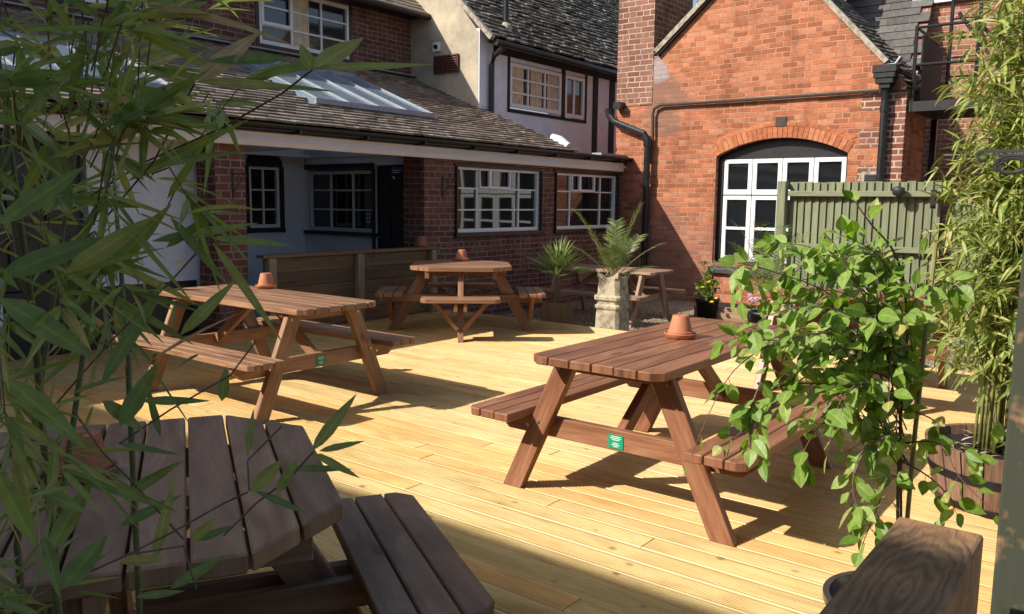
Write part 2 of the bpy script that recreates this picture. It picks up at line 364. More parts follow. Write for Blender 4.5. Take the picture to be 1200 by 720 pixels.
RUST=plain('dark_bronze_pipe',(.06,.04,.032),rough=.5,noise=.3)
IRON=plain('grey_iron_paint',(.05,.052,.056),rough=.5,noise=.25,metal=.3)
LEAD=plain('lead_flashing',(.3,.32,.36),rough=.55,noise=.2,metal=.2)
LEADW=plain('pale_lead',(.6,.62,.66),rough=.5,noise=.15,bumps=.4)
SKYG=plain('skylight_sheet',(.26,.34,.42),rough=.15,noise=.15,scale=2,spec=.6)
nt=SKYG.node_tree; t_=N(nt,'BsdfTranslucent'); t_.inputs[0].default_value=(.5,.62,.78,1); mx_=N(nt,'MixShader'); mx_.inputs[0].default_value=.3
o_=[n for n in nt.nodes if n.type=='OUTPUT_MATERIAL'][0]; b_=[n for n in nt.nodes if n.type=='BSDF_PRINCIPLED'][0]
L(nt,b_.outputs[0],mx_.inputs[1]); L(nt,t_.outputs[0],mx_.inputs[2]); L(nt,mx_.outputs[0],o_.inputs[0])
TERRA=plain('terracotta',(.5,.19,.09),rough=.65,noise=.14,scale=22,bumps=.08)
TERRAD=plain('old_terracotta',(.4,.14,.07),rough=.75,noise=.2,scale=16)
STONE=plain('weathered_clay_stone',(.4,.34,.24),rough=.9,noise=.3,scale=11,bumps=.4,col2=(.2,.17,.11),thr=(.36,.56))
VENT=plain('brown_vent_plastic',(.11,.04,.03),rough=.5)
SOIL=plain('dark_soil',(.018,.014,.012),rough=.95,noise=.5,scale=60,bumps=1.0)
PLAS=plain('black_plastic_pot',(.012,.012,.013),rough=.4)
GLZ=plain('glazed_brown_pot',(.045,.032,.022),rough=.25,noise=.3,spec=.6,coat=.5)
GREEN=plain('green_sticker',(.01,.3,.16),rough=.45,noise=.05)
BLUE=plain('blue_sign',(.03,.12,.36),rough=.4,noise=.05)
STEEL=plain('galvanised_bolt',(.5,.5,.5),rough=.35,metal=.9)
MORT=plain('verge_cement',(.42,.37,.29),rough=.9,noise=.25,scale=14,bumps=.5,col2=(.2,.17,.13))
CAP=plain('white_coping',(.8,.8,.8),rough=.7)
GLASS=glass('old_window_glass'); GLASS2=glass('upper_window_glass',(.03,.028,.026),.05)
BRICKV=island('arch_bricks',[(0,(.36,.12,.055)),(.5,(.47,.16,.07)),(1,(.52,.21,.1))],rough=.85)
GRAV=island('gravel_stones',[(0,(.16,.12,.08)),(.5,(.34,.26,.17)),(1,(.55,.46,.34))],rough=.8,bumps=0)
PINK=plain('pink_petals',(.6,.35,.55),rough=.6); YEL=plain('yellow_petals',(.85,.62,.02),rough=.55)
CURT=plain('cream_curtain_reflection',(.72,.58,.42),rough=.9,noise=.25,scale=9)  # curtain cloth, its colour warmed to paint in the peach reflection on the panes
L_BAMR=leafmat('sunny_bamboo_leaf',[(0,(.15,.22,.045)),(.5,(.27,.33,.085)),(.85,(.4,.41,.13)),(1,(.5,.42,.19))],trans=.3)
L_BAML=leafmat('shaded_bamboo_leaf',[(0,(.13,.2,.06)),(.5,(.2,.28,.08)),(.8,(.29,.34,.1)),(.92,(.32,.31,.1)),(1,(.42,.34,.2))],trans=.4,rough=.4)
L_SHR=leafmat('bright_shrub_leaf',[(0,(.14,.25,.035)),(.5,(.24,.36,.07)),(.9,(.34,.45,.13)),(1,(.45,.42,.14))],trans=.42,rough=.42)
L_PALM=leafmat('palm_leaf',[(0,(.1,.15,.04)),(.6,(.18,.24,.07)),(1,(.29,.33,.12))],trans=.2)
L_POT=leafmat('potted_plant_leaf',[(0,(.06,.13,.02)),(1,(.15,.25,.05))],trans=.35)
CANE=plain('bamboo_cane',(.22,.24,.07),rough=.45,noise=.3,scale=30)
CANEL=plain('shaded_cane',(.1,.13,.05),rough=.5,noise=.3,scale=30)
TWIG=plain('brown_twig',(.15,.1,.065),rough=.7,noise=.3,scale=50)
LITTER=island('dry_leaf_litter',[(0,(.25,.15,.08)),(1,(.5,.38,.24))],rough=.9,bumps=0)

# ------------------------------------------------------------------ light
SUN = V((-.52,-.85,.742)).normalized()      # towards the sun
w=bpy.data.worlds.new('World'); scn.world=w; w.use_nodes=True
wn=w.node_tree; bg=wn.nodes['Background']; sk=wn.nodes.new('ShaderNodeTexSky'); sk.sky_type='NISHITA'; sk.sun_disc=False
elev=math.asin(SUN.z); azi=math.atan2(SUN.x,SUN.y)
sk.sun_elevation=elev; sk.sun_rotation=azi; sk.air_density=1.0; sk.dust_density=2.0; sk.ozone_density=.7
wn.links.new(sk.outputs[0],bg.inputs[0]); bg.inputs[1].default_value=.115
sd=bpy.data.lights.new('sun','SUN'); sd.energy=4.75; sd.angle=radians(.53); sd.color=(1,.94,.84)
so=bpy.data.objects.new('sun',sd); COL.objects.link(so); so.rotation_euler=SUN.to_track_quat('Z','Y').to_euler(); so.location=(-6,-10,12)
scn.view_settings.view_transform='Standard'; scn.view_settings.look='None'; scn.view_settings.exposure=.47; scn.view_settings.gamma=1
scn.cycles.use_denoising=True

# ------------------------------------------------------------------ ground, deck, gravel
G0=-.21
mb=MB(); mb.face([(-80,-80,G0-.03),(80,-80,G0-.03),(80,80,G0-.03),(-80,80,G0-.03)])
tag(mb.build('ground',plain('bare_earth',(.13,.1,.07),rough=.95,noise=.4,scale=3,bumps=.4)),kind='structure')
gm,nt,b,out=nodes('gravel_bed'); tc=N(nt,'TexCoord'); vo=N(nt,'TexVoronoi',i_Scale=48.0); L(nt,tc.outputs['Object'],vo.inputs['Vector'])
sp=N(nt,'SeparateXYZ'); L(nt,vo.outputs['Color'],sp.inputs[0])
L(nt,ramp(nt,[(0,(.13,.1,.065)),(.5,(.3,.23,.15)),(1,(.5,.42,.31))],sp.outputs[0]).outputs[0],b.inputs['Base Color']); b.inputs['Roughness'].default_value=.85
bump(nt,math_(nt,'MULTIPLY',vo.outputs['Distance'],-1.0),1.0,.02,b)
mb=MB(); mb.face([(-7.7,8.22,G0),(3,8.22,G0),(3,13.2,G0),(-7.7,13.2,G0)])
tag(mb.build('gravel_ground',gm),kind='structure')
mb=MB(); rg=random.Random(3)
for k in range(9000):
    x=rg.uniform(-7.5,.8); y=8.25+3.6*rg.random()**1.3; s=rg.uniform(.008,.017)
    pts=[V((s,0,0)),V((0,s,0)),V((-s,0,0)),V((0,-s,0)),V((0,0,s*.8)),V((0,0,-s*.8))]
    e=Euler((rg.uniform(0,3),rg.uniform(0,3),rg.uniform(0,3))).to_matrix()
    c=V((x,y,G0+s*.35))
    mb.mesh([c+e@(q*rg.uniform(.7,1.2)) for q in pts],[(0,1,4),(1,2,4),(2,3,4),(3,0,4),(1,0,5),(2,1,5),(3,2,5),(0,3,5)])
tag(mb.build('gravel',GRAV),kind='stuff')
# decking: every board has its milled grooves
def deck():
    mb=MB(); rd=random.Random(11)
    pitch=.133; wd=.1265
    y=8.17-wd
    prof=[(0,-.028),(0,-.006),(.0035,0),(.0135,0)]
    g0=.0135; gp_=(wd-2*g0)/8
    for k in range(8):
        a=g0+k*gp_
        prof += [(a+.0016,-.0042),(a+.0058,-.0042),(a+.0074,0),(a+gp_,0)]
    prof += [(wd-.0035,0),(wd,-.006),(wd,-.028)]
    x_lo,x_hi=-7.9,1.7
    while y>-3.2:
        x=x_lo-rd.uniform(0,2.4)
        while x<x_hi:
            ln=rd.choice((2.4,3.0,3.6,3.0)); a=max(x,x_lo); bb=min(x+ln-.003,x_hi)
            if bb-a>.05:
                dz=rd.uniform(-.0012,.0012); uo,vo_=rd.uniform(0,60),rd.uniform(0,60)
                n=len(prof); i=len(mb.v)
                for X in (a,bb):
                    for (t,z) in prof: mb.v.append((X,y+t,z+dz))
                for k in range(n-1):
                    mb.f.append((i+k,i+n+k,i+n+k+1,i+k+1)); mb.mi.append(0)
                    t0,t1=prof[k][0],prof[k+1][0]
                    mb.uv += [(uo+a,vo_+t0),(uo+bb,vo_+t0),(uo+bb,vo_+t1),(uo+a,vo_+t1)]
                for q,X in ((0,a),(n,bb)):
                    mb.f.append((i+q,i+q+3,i+q+n-4,i+q+n-1)); mb.mi.append(0); mb.uv += [(uo,vo_)]*4
            x+=ln
        y-=pitch
    return mb
tag(deck().build('deck',W_DECK),kind='structure')
mb=MB(); mb.box(-7.9,1.7,8.172,8.2,-.2,-.004); mb.box(1.702,1.73,-3.2,8.2,-.2,-.004)
tag(mb.build('deck_edge',W_DECK,bevel=.003),kind='structure')
mb=MB(); mb.box(-7.9,1.7,-3.2,8.17,-.2,-.06)
tag(mb.build('deck_joists',W_LOW),kind='structure')

# ------------------------------------------------------------------ building helpers
def wall(mb, axis, c, u0,u1,z0,z1, holes=(), th=.2, inward=-1):
    """wall in plane axis=c (0: x, 1: y), thickness th towards inward*axis, rectangular holes with reveals"""
    us=sorted({u0,u1,*[q for h in holes for q in h[:2]]}); zs=sorted({z0,z1,*[q for h in holes for q in h[2:4]]})
    def P(u,z,d):
        return (c+inward*d,u,z) if axis==0 else (u,c+inward*d,z)
    def quad(a):
        pts=[V(q) for q in a]; mb.face(pts)
    solid={}
    for i in range(len(us)-1):
        for j in range(len(zs)-1):
            um,zm=(us[i]+us[i+1])/2,(zs[j]+zs[j+1])/2
            solid[i,j]=not any(h[0]<um<h[1] and h[2]<zm<h[3] for h in holes)
    # orientation: want outward normal = -inward*axis
    flip = (axis==0)==(inward<0)
    def Q(a,b_,c_,d_):
        quad((a,b_,c_,d_) if flip else (d_,c_,b_,a))
    for (i,j),s in solid.items():
        if not s: continue
        a,b_,lo,hi=us[i],us[i+1],zs[j],zs[j+1]
        Q(P(a,lo,0),P(b_,lo,0),P(b_,hi,0),P(a,hi,0))
        Q(P(a,hi,th),P(b_,hi,th),P(b_,lo,th),P(a,lo,th))
        if not solid.get((i-1,j),False): Q(P(a,lo,th),P(a,lo,0),P(a,hi,0),P(a,hi,th))
        if not solid.get((i+1,j),False): Q(P(b_,lo,0),P(b_,lo,th),P(b_,hi,th),P(b_,hi,0))
        if not solid.get((i,j-1),False): Q(P(a,lo,th),P(b_,lo,th),P(b_,lo,0),P(a,lo,0))
        if not solid.get((i,j+1),False): Q(P(a,hi,0),P(b_,hi,0),P(b_,hi,th),P(a,hi,th))

class Plane:
    """local frame on a facade: u along wall, z up, n out of the wall"""
    def __init__(s, o, u, n): s.o=V(o); s.u=V(u).normalized(); s.n=V(n).normalized()
    def P(s,u,z,d=0): return s.o+s.u*u+V((0,0,z))+s.n*d
    def bar(s, mb, u0,u1,z0,z1,d0,d1):
        c=s.P((u0+u1)/2,(z0+z1)/2,(d0+d1)/2)
        a=[s.u*(u1-u0)/2, V((0,0,(z1-z0)/2)), s.n*(d1-d0)/2]
        if z1-z0>u1-u0: a[0],a[1]=a[1],a[0]
        mb.obox(c,*a)
def window(pl, parent, u0,u1,z0,z1, cols, rows, mat=None, fr=.05, bar=.026, d=-.08, extra=None, sill=None, glassm=None, surround=None, casement=None, partial=None):
    """casement window: a frame part with pane and sill as its sub-parts. cols/rows: fractions of the glazing bars"""
    mat=mat or PAINT_W
    mb=MB()
    pl.bar(mb,u0,u0+fr,z0,z1,d-.02,d+.04); pl.bar(mb,u1-fr,u1,z0,z1,d-.02,d+.04)
    pl.bar(mb,u0+fr,u1-fr,z1-fr,z1,d-.02,d+.04); pl.bar(mb,u0+fr,u1-fr,z0,z0+fr*1.1,d-.02,d+.04)
    W_,H_=u1-u0,z1-z0
    for k,c in enumerate(cols):
        pl.bar(mb,u0+W_*c-bar/2,u0+W_*c+bar/2,z0+fr*1.1,z1-fr,d-.012,d+.022)
    for q in rows:
        zz=z0+H_*q; pl.bar(mb,u0+fr,u1-fr,zz-bar*.4,zz+bar*.4,d-.01,d+.019)
    for (a,b_,c,e,wd,dd) in (casement or []):       # opening lights standing proud
        ua,ub,za,zb=u0+W_*a,u0+W_*b_,z0+H_*c,z0+H_*e
        pl.bar(mb,ua,ua+wd,za,zb,d+.012,d+.05); pl.bar(mb,ub-wd,ub,za,zb,d+.012,d+.05)
        pl.bar(mb,ua+wd,ub-wd,zb-wd,zb,d+.012,d+.05); pl.bar(mb,ua+wd,ub-wd,za,za+wd,d+.012,d+.05)
    f=mb.build('window',mat,parent,bevel=.003)
    mb=MB(); pl.bar(mb,u0+.01,u1-.01,z0+.01,z1-.01,d-.012,d-.004); mb.build('pane',glassm or GLASS,f)
    if sill:
        mb=MB(); pl.bar(mb,u0-.05,u1+.05,z0-sill,z0-.002,-.06,.05); mb.build('sill',BLACK,f,bevel=.004)
    return f

def tiles(mb, o, along, up, ncols, nrows, tw, ex, th=.014, jit=.004, rnd=None, skip=None, lap=2.1, wob=0):
    """courses of plain tiles; o eaves corner, along unit vector, up unit vector of slope"""
    rnd=rnd or random.Random(1); along=V(along).normalized(); up=V(up).normalized(); n=along.cross(up)
    if n.z<0: n=-n
    o=V(o)
    for rI in range(nrows):
        off=(rI%2)*tw*.5
        sag=[wob*sin(k*.37+rI*1.3)+wob*.7*sin(k*.11+rI*.5) for k in range(ncols+1)]
        for k in range(-1,ncols):
            u=off+k*tw
            if u<-.01 or u+tw>ncols*tw+.01: continue
            if skip and skip(u+tw/2,(rI+.5)*ex): continue
            s0=rI*ex+rnd.uniform(-jit,jit)+sag[k]; s1=s0+ex*1.35
            lift=th*1.05+rnd.uniform(0,jit*.8)
            a=u+.0015; b_=u+tw-.0015
            p=[o+along*a+up*s0+n*(lift),o+along*b_+up*s0+n*(lift+rnd.uniform(-jit,jit)*.5),o+along*b_+up*s1+n*(lift*.1),o+along*a+up*s1+n*(lift*.1)]
            q=[x-n*th for x in p[:2]]
            mb.mesh(p+q,[(0,1,2,3),(4,5,1,0),(4,0,3),(1,5,2)])

# ------------------------------------------------------------------ low brick wing with porch (left and middle)
wing=thing('pub_wing','low dark brick wing with tiled lean-to roof, cream fascia, white windows and open porch','building',(-7,7,G0))
ox=V((7,-7,-G0))
class Off(MB):
    """mesh written in world coordinates for a parent that stands elsewhere"""
    def __init__(s,o): MB.__init__(s); s.o=V(o)
    def build(s,name,mats,parent=None,**k):
        o=MB.build(s,name,mats,parent,**k); o.location=s.o; return o
def fix(o, off):      # give a part built in world coordinates the offset of its parent
    o.location=off; return o
mb=Off(ox)
H3=(7.88,9.68,1.05,1.9); H4=(10.08,11.82,1.05,1.9)
wall(mb,0,-7.0,7.29,12.0,G0-.03,2.02,[H3,H4],th=.35)
mb.build('wall',B_WING,wing)
mb=Off(ox); mb.box(-7.31,-7.0,4.47,4.8,G0-.03,2.02,2); mb.build('brick_pier',B_WING,wing)
mb=Off(ox)
wall(mb,0,-7.35,-2.0,2.72,G0,2.02,[(.6,1.6,G0+.0,1.85)],th=.2); wall(mb,0,-7.35,3.45,4.47,.66,2.02,[],th=.2)
wall(mb,0,-9.4,4.3,7.42,G0,2.2,[(6.48,7.0,1.05,2.04)],th=.2)
mb.box(-9.4,-7.56,4.3,4.46,G0,2.2,0)
wall(mb,1,7.4,-9.4,-7.36,G0,2.2,[(-9.36,-8.0,1.0,1.86),(-7.98,-7.42,G0,1.9)],th=.2,inward=1)
mb.build('white_wall',REND_B,wing)
mb=Off(ox); mb.box(-7.55,-7.352,2.722,4.46,G0,.658,1); mb.build('plinth',BLACK,wing,bevel=.004)
mb=Off(ox); mb.box(-7.5,-7.43,2.74,3.43,.66,2.0,2)
for z in (.8,1.25,1.6):
    mb.box(-7.428,-7.405,2.82,3.05,z,z+.3,2); mb.box(-7.428,-7.405,3.12,3.35,z,z+.3,2)
mb.build('door',BLACK,wing,bevel=.004)
mb=Off(ox); mb.box(-7.36,-7.33,3.72,3.98,1.42,1.58,1)
for k in range(6): mb.box(-7.328,-7.322,3.73,3.97,1.432+k*.024,1.444+k*.024,1)
mb.build('air_vent',REND_B,wing)
pw=Plane((-7.0,0,0),(0,1,0),(1,0,0))
for (a,b_,c,e) in (H3,H4):
    f=window(pw,wing,a,b_,c,e,(.25,.75),(.345,.67),fr=.045,casement=[(.385,.635,.67,.985,.035,.0),(.26,.385,.68,.97,.02,0)] ,sill=.055,d=-.06); f.location=ox
    for k in range(1): pass
mb=Off(ox)
for (a,b_,c,e) in (H3,H4):
    mb.box(-7.05,-6.985,a-.05,b_+.06,e-.012,e+.03,1)
    mb.box(-7.0,-6.965,a-.03,a-.006,c-.02,e-.014,2); mb.box(-7.0,-6.965,b_+.006,b_+.03,c-.02,e-.014,2)
mb.build('window_surround',BLACK,wing,bevel=.003)
pb=Plane((-9.4,0,0),(0,1,0),(1,0,0))
f=window(pb,wing,6.5,6.98,1.07,1.88,(.5,),(.3,.62),fr=.04,d=-.05,sill=.06); f.location=ox
mb=Off(ox)
arc=[(6.46,1.9)]+[(6.74-.28*cos(pi*k/10),1.9+.13*sin(pi*k/10)) for k in range(11)]+[(7.02,1.9)]
i0=[V((-9.39,a,c)) for a,c in arc]
for k in range(len(arc)-1):
    (a,c),(a2,c2)=arc[k],arc[k+1]
    if a2-a<1e-4: continue
    mb.face([(-9.385,a,1.885),(-9.385,a2,1.885),(-9.385,a2,c2+.03),(-9.385,a,c+.03)]); mb.face([(-9.385,a,c+.03),(-9.385,a2,c2+.03),(-9.45,a2,c2+.03),(-9.45,a,c+.03)])
mb.box(-9.41,-9.382,6.44,6.49,1.0,1.884,2); mb.box(-9.41,-9.382,6.99,7.04,1.0,1.884,2)
mb.build('arched_surround',BLACK,wing)
pr=Plane((0,7.4,0),(1,0,0),(0,-1,0))
f=window(pr,wing,-9.34,-8.02,1.03,1.84,(.33,.67),(.36,.68),fr=.045,d=-.06,sill=.05,mat=PAINT_D); f.location=ox
mb=Off(ox); pr.bar(mb,-8.2,-8.13,1.16,1.28,-.055,-.05)
ns=mb.build('notice',PAINT_D,f); ns.location=(0,0,0)
mb=Off(ox); pr.bar(mb,-8.185,-8.145,1.18,1.215,-.05,-.048); pr.bar(mb,-8.185,-8.145,1.23,1.265,-.05,-.048); 
q=mb.build('notice_print',BLACK,f); q.location=(0,0,0)
mb=Off(ox)
pr.bar(mb,-9.38,-7.98,1.862,1.93,0,.02); pr.bar(mb,-8.02,-7.97,G0,1.86,0,.025); pr.bar(mb,-7.43,-7.37,G0,1.9,0,.025)
mb.build('door_surround',BLACK,wing,bevel=.003)
mb=Off(ox); pr.bar(mb,-7.97,-7.43,G0,1.88,-.07,-.03)
for j,z in enumerate((.0,.5,.95,1.4)):
    pr.bar(mb,-7.92,-7.73,z,z+.38,-.03,-.015); pr.bar(mb,-7.68,-7.49,z,z+.38,-.03,-.015)
dr=mb.build('door',BLACK,wing,bevel=.004)
mb=Off(ox); mb.tube([pr.P(-7.93,.98,-.03),pr.P(-7.93,.98,.03),pr.P(-7.87,.98,.03)],.008); q=mb.build('handle',STEEL,dr); q.location=(0,0,0)
mb=Off(ox); pr.bar(mb,-7.66,-7.46,1.8,1.87,.0,.012)
sg=mb.build('door_sign',BLUE,wing)
mb=Off(ox)
for k,(a,b_) in enumerate(((-7.64,-7.56),(-7.545,-7.5),(-7.64,-7.52))):
    pr.bar(mb,a,b_,1.85-.022*(k//2+1)*1.2,1.858-.022*(k//2+1)*1.2,.012,.0135)
q=mb.build('sign_lettering',PAINT_W,sg); q.location=(0,0,0)
mb=Off(ox); mb.box(-9.6,-6.93,-2,6.1,2.022,2.06,1); mb.box(-9.6,-6.93,7.38,12.0,2.022,2.06,1); mb.box(-7.6,-6.93,6.1,7.38,2.022,2.06,1); mb.box(-9.6,-9.25,6.1,7.38,2.022,2.06,1); mb.build('porch_ceiling',REND_B,wing)
mb=Off(ox); mb.box(-6.98,-6.935,-2,11.93,1.965,2.1,1); mb.build('fascia',CREAM,wing,bevel=.004)
mb=Off(ox)      # gutter: open half pipe with brackets
n=9
prof=[(cos(pi+pi*k/n)*.062,sin(pi+pi*k/n)*.06) for k in range(n+1)]
for k in range(n):
    (a,c),(a2,c2)=prof[k],prof[k+1]
    for s,fl in ((1,0),(.9,1)):
        pts=[(-6.865+a*s,-2,2.17+c*s),(-6.865+a*s,12.0,2.185+c*s),(-6.865+a2*s,12.0,2.185+c2*s),(-6.865+a2*s,-2,2.17+c2*s)]
        mb.face(pts if fl else pts[::-1])
for y in [ -1+.9*k for k in range(15)]: mb.box(-6.935,-6.795,y,y+.03,2.1,2.135,0)
mb.box(-6.95,-6.925,-2,12,2.102,2.2,1)
mb.build('gutter',GUT,wing)
# roof
sl=math.atan(.4); upv=V((-cos(sl),0,sin(sl))); E0=V((-6.86,-2.0,2.2))
mb=Off(ox)
def P_roof(x,y,d=0): return V((x,y,2.2+.4*(-6.86-x)))+V((sin(sl),0,cos(sl)))*d
def rslab(xa,xb,ya,yb):
    mb.mesh([P_roof(xa,ya,-.02),P_roof(xa,yb,-.02),P_roof(xb,yb,-.02),P_roof(xb,ya,-.02),P_roof(xa,ya,-.09),P_roof(xa,yb,-.09),P_roof(xb,yb,-.09),P_roof(xb,ya,-.09)],[(0,1,2,3),(7,6,5,4),(4,5,1,0),(1,5,6,2),(2,6,7,3),(3,7,4,0)])
rslab(-6.9,-10.2,-2,6.2); rslab(-6.9,-10.2,8.1,10.44); rslab(-6.9,-7.66,6.2,8.1); rslab(-9.2,-10.2,6.2,8.1)
mb.build('roof_deck',BLACKT,wing)
mb=Off(ox)
SK=[(6.2,8.1,-7.66,-9.2),(2.5,4.28,-7.4,-8.5)]
def skp(u,s):
    y=u-2.0; x=-6.86-s*cos(sl)
    return any(a-.02<y<b_+.02 and d+.02<x<c-.06 for a,b_,c,d in SK)
tiles(mb,E0,(0,1,0),upv,75,31,.166,.115,th=.024,rnd=random.Random(4),skip=skp,jit=.008)
mb.build('roof',T_LOW,wing)
for (a,b_,c,d) in SK:
    mb=Off(ox); nn=4
    mb.mesh([P_roof(c,a,.07),P_roof(c,b_,.07),P_roof(d,b_,.07),P_roof(d,a,.07),P_roof(c,a,0),P_roof(c,b_,0),P_roof(d,b_,0),P_roof(d,a,0)],[(0,1,2,3),(4,5,1,0),(5,6,2,1),(6,7,3,2),(7,4,0,3)])
    o=mb.build('skylight',SKYG,wing)
    mb=Off((0,0,0))
    for k in range(nn+1):
        y=a+(b_-a)*k/nn; mb.beam(P_roof(c+.01,y,.08),P_roof(d,y,.08),.016,.024,(0,0,1))
    mb.beam(P_roof(c+.02,a-.03,.06),P_roof(c+.02,b_+.03,.06),.03,.06,(0,0,1)); mb.beam(P_roof(d,a-.03,.07),P_roof(d,b_+.03,.07),.08,.05)
    mb.build('glazing_bar',LEAD,o)
mb=Off(ox)     # small flat roof at the right end of the wing, with lead
mb.box(-8.6,-6.93,10.46,12.0,2.1,2.2,1); mb.box(-7.1,-6.92,11.2,11.98,2.2,2.235,1)
mb.build('flat_roof',LEAD,wing)
mb=Off(ox)
mb.tube([P_roof(-7.0,10.38,.03),P_roof(-7.2,10.42,.05),P_roof(-7.35,10.44,.05)],[.05,.07,.05],8); mb.box(-7.25,-6.95,10.42,10.62,2.2,2.27,1)
mb.build('lead_flashing',LEADW,wing,smooth=False)
mb=Off(ox); mb.beam(P_roof(-8.62,10.36,.05),P_roof(-10.1,10.36,.05),.14,.02); mb.beam(P_roof(-10.06,-2,.05),P_roof(-10.06,10.36,.05),.02,.16,(1,0,0))
mb.build('wall_flashing',LEAD,wing)

# wrought iron basket brackets on the piers
def bracket(label, loc, rz, s=1.0, mat=BLACK, group=None):
    t=thing('hanging_basket_bracket',label,'bracket',loc,rz,group)
    mb=MB(); mb.box(0,.012*s,-.012*s,.012*s,-.28*s,.06*s,2); mb.box(0,.26*s,-.006*s,.006*s,.0,.012*s,0); mb.build('bracket_arm',mat,t)
    mb=MB()
    sp=[V((.02*s+.2*s*(1-k/12),0,-.2*s*(k/12)**.8)) for k in range(13)]
    mb.tube(sp,.005*s,6)
    cu=[V((.11*s+.045*s*(1-k/26)*cos(k*.42),0,-.05*s+.045*s*(1-k/26)*sin(k*.42))) for k in range(24)]
    mb.tube(cu,.004*s,6)
    hk=[V((.26*s+.018*s*sin(k*.5),0,-.012*s+.022*s*cos(k*.5)-.01)) for k in range(8)]
    mb.tube(hk,.005*s,6)
    mb.build('scroll',mat,t)
    return t
bracket('black basket bracket on the brick pier left of the porch',(-7.0,4.66,1.68),0,.8)
bracket('black basket bracket on brick wall left of the wide white window',(-7.0,7.62,1.72),0,.8)

# ------------------------------------------------------------------ upper brick storey behind the lean-to roof
up=thing('brick_house','upper storey of dark brick with white casement windows above the lean-to roof','building',(-10.1,5,G0))
ou=V((10.1,-5,-G0))
mb=Off(ou); U1=(4.02,5.62,3.72,4.46); U2=(7.22,8.86,3.62,4.42)
wall(mb,0,-10.1,-2,10.4,2.2,4.62,[U1,U2],th=.3); mb.box(-10.9,-10.42,-2,10.38,G0,4.6,1)
mb.build('wall',B_WING,up)
p2=Plane((-10.1,0,0),(0,1,0),(1,0,0))
for U in (U1,U2):
    f=window(p2,up,*U,(.35,.68),(.33,.66),fr=.05,bar=.035,d=-.04,casement=[(.02,.35,.33,.98,.05,0)],glassm=GLASS2); f.location=ou
    mb=Off((0,0,0)); p2.bar(mb,U[0]-.06,U[0]-.003,U[2]-.06,U[3]+.05,-.1,.012); p2.bar(mb,U[1]+.003,U[1]+.06,U[2]-.06,U[3]+.05,-.1,.012); p2.bar(mb,U[0],U[1],U[2]-.06,U[2]-.003,-.1,.012); mb.build('sill',BLACK,f)
for U,(ca,cb) in ((U1,(.4,.72)),(U2,(.37,.55))):
    mb=Off(ou); nn=9; a=U[0]+(U[1]-U[0])*ca; b_=U[0]+(U[1]-U[0])*cb
    for k in range(nn):
        x0=a+(b_-a)*k/nn; p2.bar(mb,x0,x0+(b_-a)/nn*.86,U[2]+.05,U[3]-.05,-.044,-.041)
    mb.build('curtain',CURT,up)
mb=Off(ou); tiles(mb,(-9.72,-2,4.5),(0,1,0),(-cos(.75),0,sin(.75)),74,24,.166,.1,rnd=random.Random(8)); mb.build('roof',T_LOW,up)
mb=Off(ou); mb.beam((-9.75,-2,4.47),(-9.75,10.4,4.47),.1,.03,(1,0,0)); mb.mesh([(-9.75,-2,4.45),(-9.75,10.4,4.45),(-12.5,10.4,7.0),(-12.5,-2,7.0),(-10.1,-2,4.45),(-10.1,10.4,4.45)],[(0,1,2,3),(0,4,5,1)]); mb.build('eaves',BLACKT,up)
mb=Off(ou); mb.tube([(-9.68,-2,4.47),(-9.68,10.3,4.45),(-9.95,10.28,4.2),(-10.03,10.26,3.6)],.05,8); mb.build('gutter',GUT,up)

# ------------------------------------------------------------------ timber framed white house
tf=thing('timber_framed_house','white timber framed house with black beams and rough mossy tiled roof','building',(-8.6,12,G0))
ot=V((8.6,-12,-G0))
XT=-8.6
mb=Off(ot); wall(mb,0,XT,10.215,20,G0,4.15,[(10.98,12.52,3.0,3.76),(12.6,13.28,2.98,3.76)],th=.3)
mb.build('wall',REND_W,tf)
mb=Off(ot)   # rendered gable end facing the courtyard
prof=[(XT-.02,G0),(XT-.02,4.1),(-11.6,7.6),(-14.6,4.16),(-14.6,G0)]
f0=[(x,10.21,z) for x,z in prof]; f1=[(x,10.5,z) for x,z in prof]
mb.face(f0); mb.face(f1[::-1])
for k in range(5):
    j=(k+1)%5; mb.face([f0[j],f0[k],f1[k],f1[j]])
mb.build('gable_wall',REND_G,tf)
pt=Plane((XT,0,0),(0,1,0),(1,0,0))
f=window(pt,tf,11.0,12.5,3.02,3.74,(.35,.68),(.34,.66),fr=.06,bar=.04,d=-.03,glassm=GLASS2); f.location=ot
for (ca,cb) in ((11.07,11.42),(11.62,11.95),(12.12,12.43)):
    mb=Off(ot); nn=7
    for k in range(nn):
        x0=ca+(cb-ca)*k/nn; pt.bar(mb,x0,x0+(cb-ca)/nn*.82,3.08,3.68,-.034,-.031)
    mb.build('curtain',CURT,tf)
f=window(pt,tf,12.62,13.26,3.0,3.74,(.5,),(),fr=.06,bar=.05,d=-.03,glassm=GLASS2); f.location=ot
mb=Off(ot)
for (a,b_,c,e) in ((10.56,20,3.82,4.1),(10.93,10.985,2.96,3.82),(12.5,12.605,2.95,3.82),(13.275,13.33,2.95,3.82),(10.93,13.33,2.93,2.985),(13.55,13.72,2.35,3.82),(14.15,14.34,2.35,3.82),(13.55,14.6,2.2,2.36)):
    pt.bar(mb,a,b_,c,e,0,.022)
mb.build('beam',BLACKT,tf,bevel=.006)
mb=Off(ot); sl2=radians(44); u2=V((-cos(sl2),0,sin(sl2)))
tiles(mb,(-8.32,10.15,3.98),(0,1,0),u2,52,38,.19,.12,th=.034,jit=.022,rnd=random.Random(5),wob=.012); mb.build('roof',T_OLD,tf)
mb=Off(ot); e0=V((-8.34,10.4,3.98))
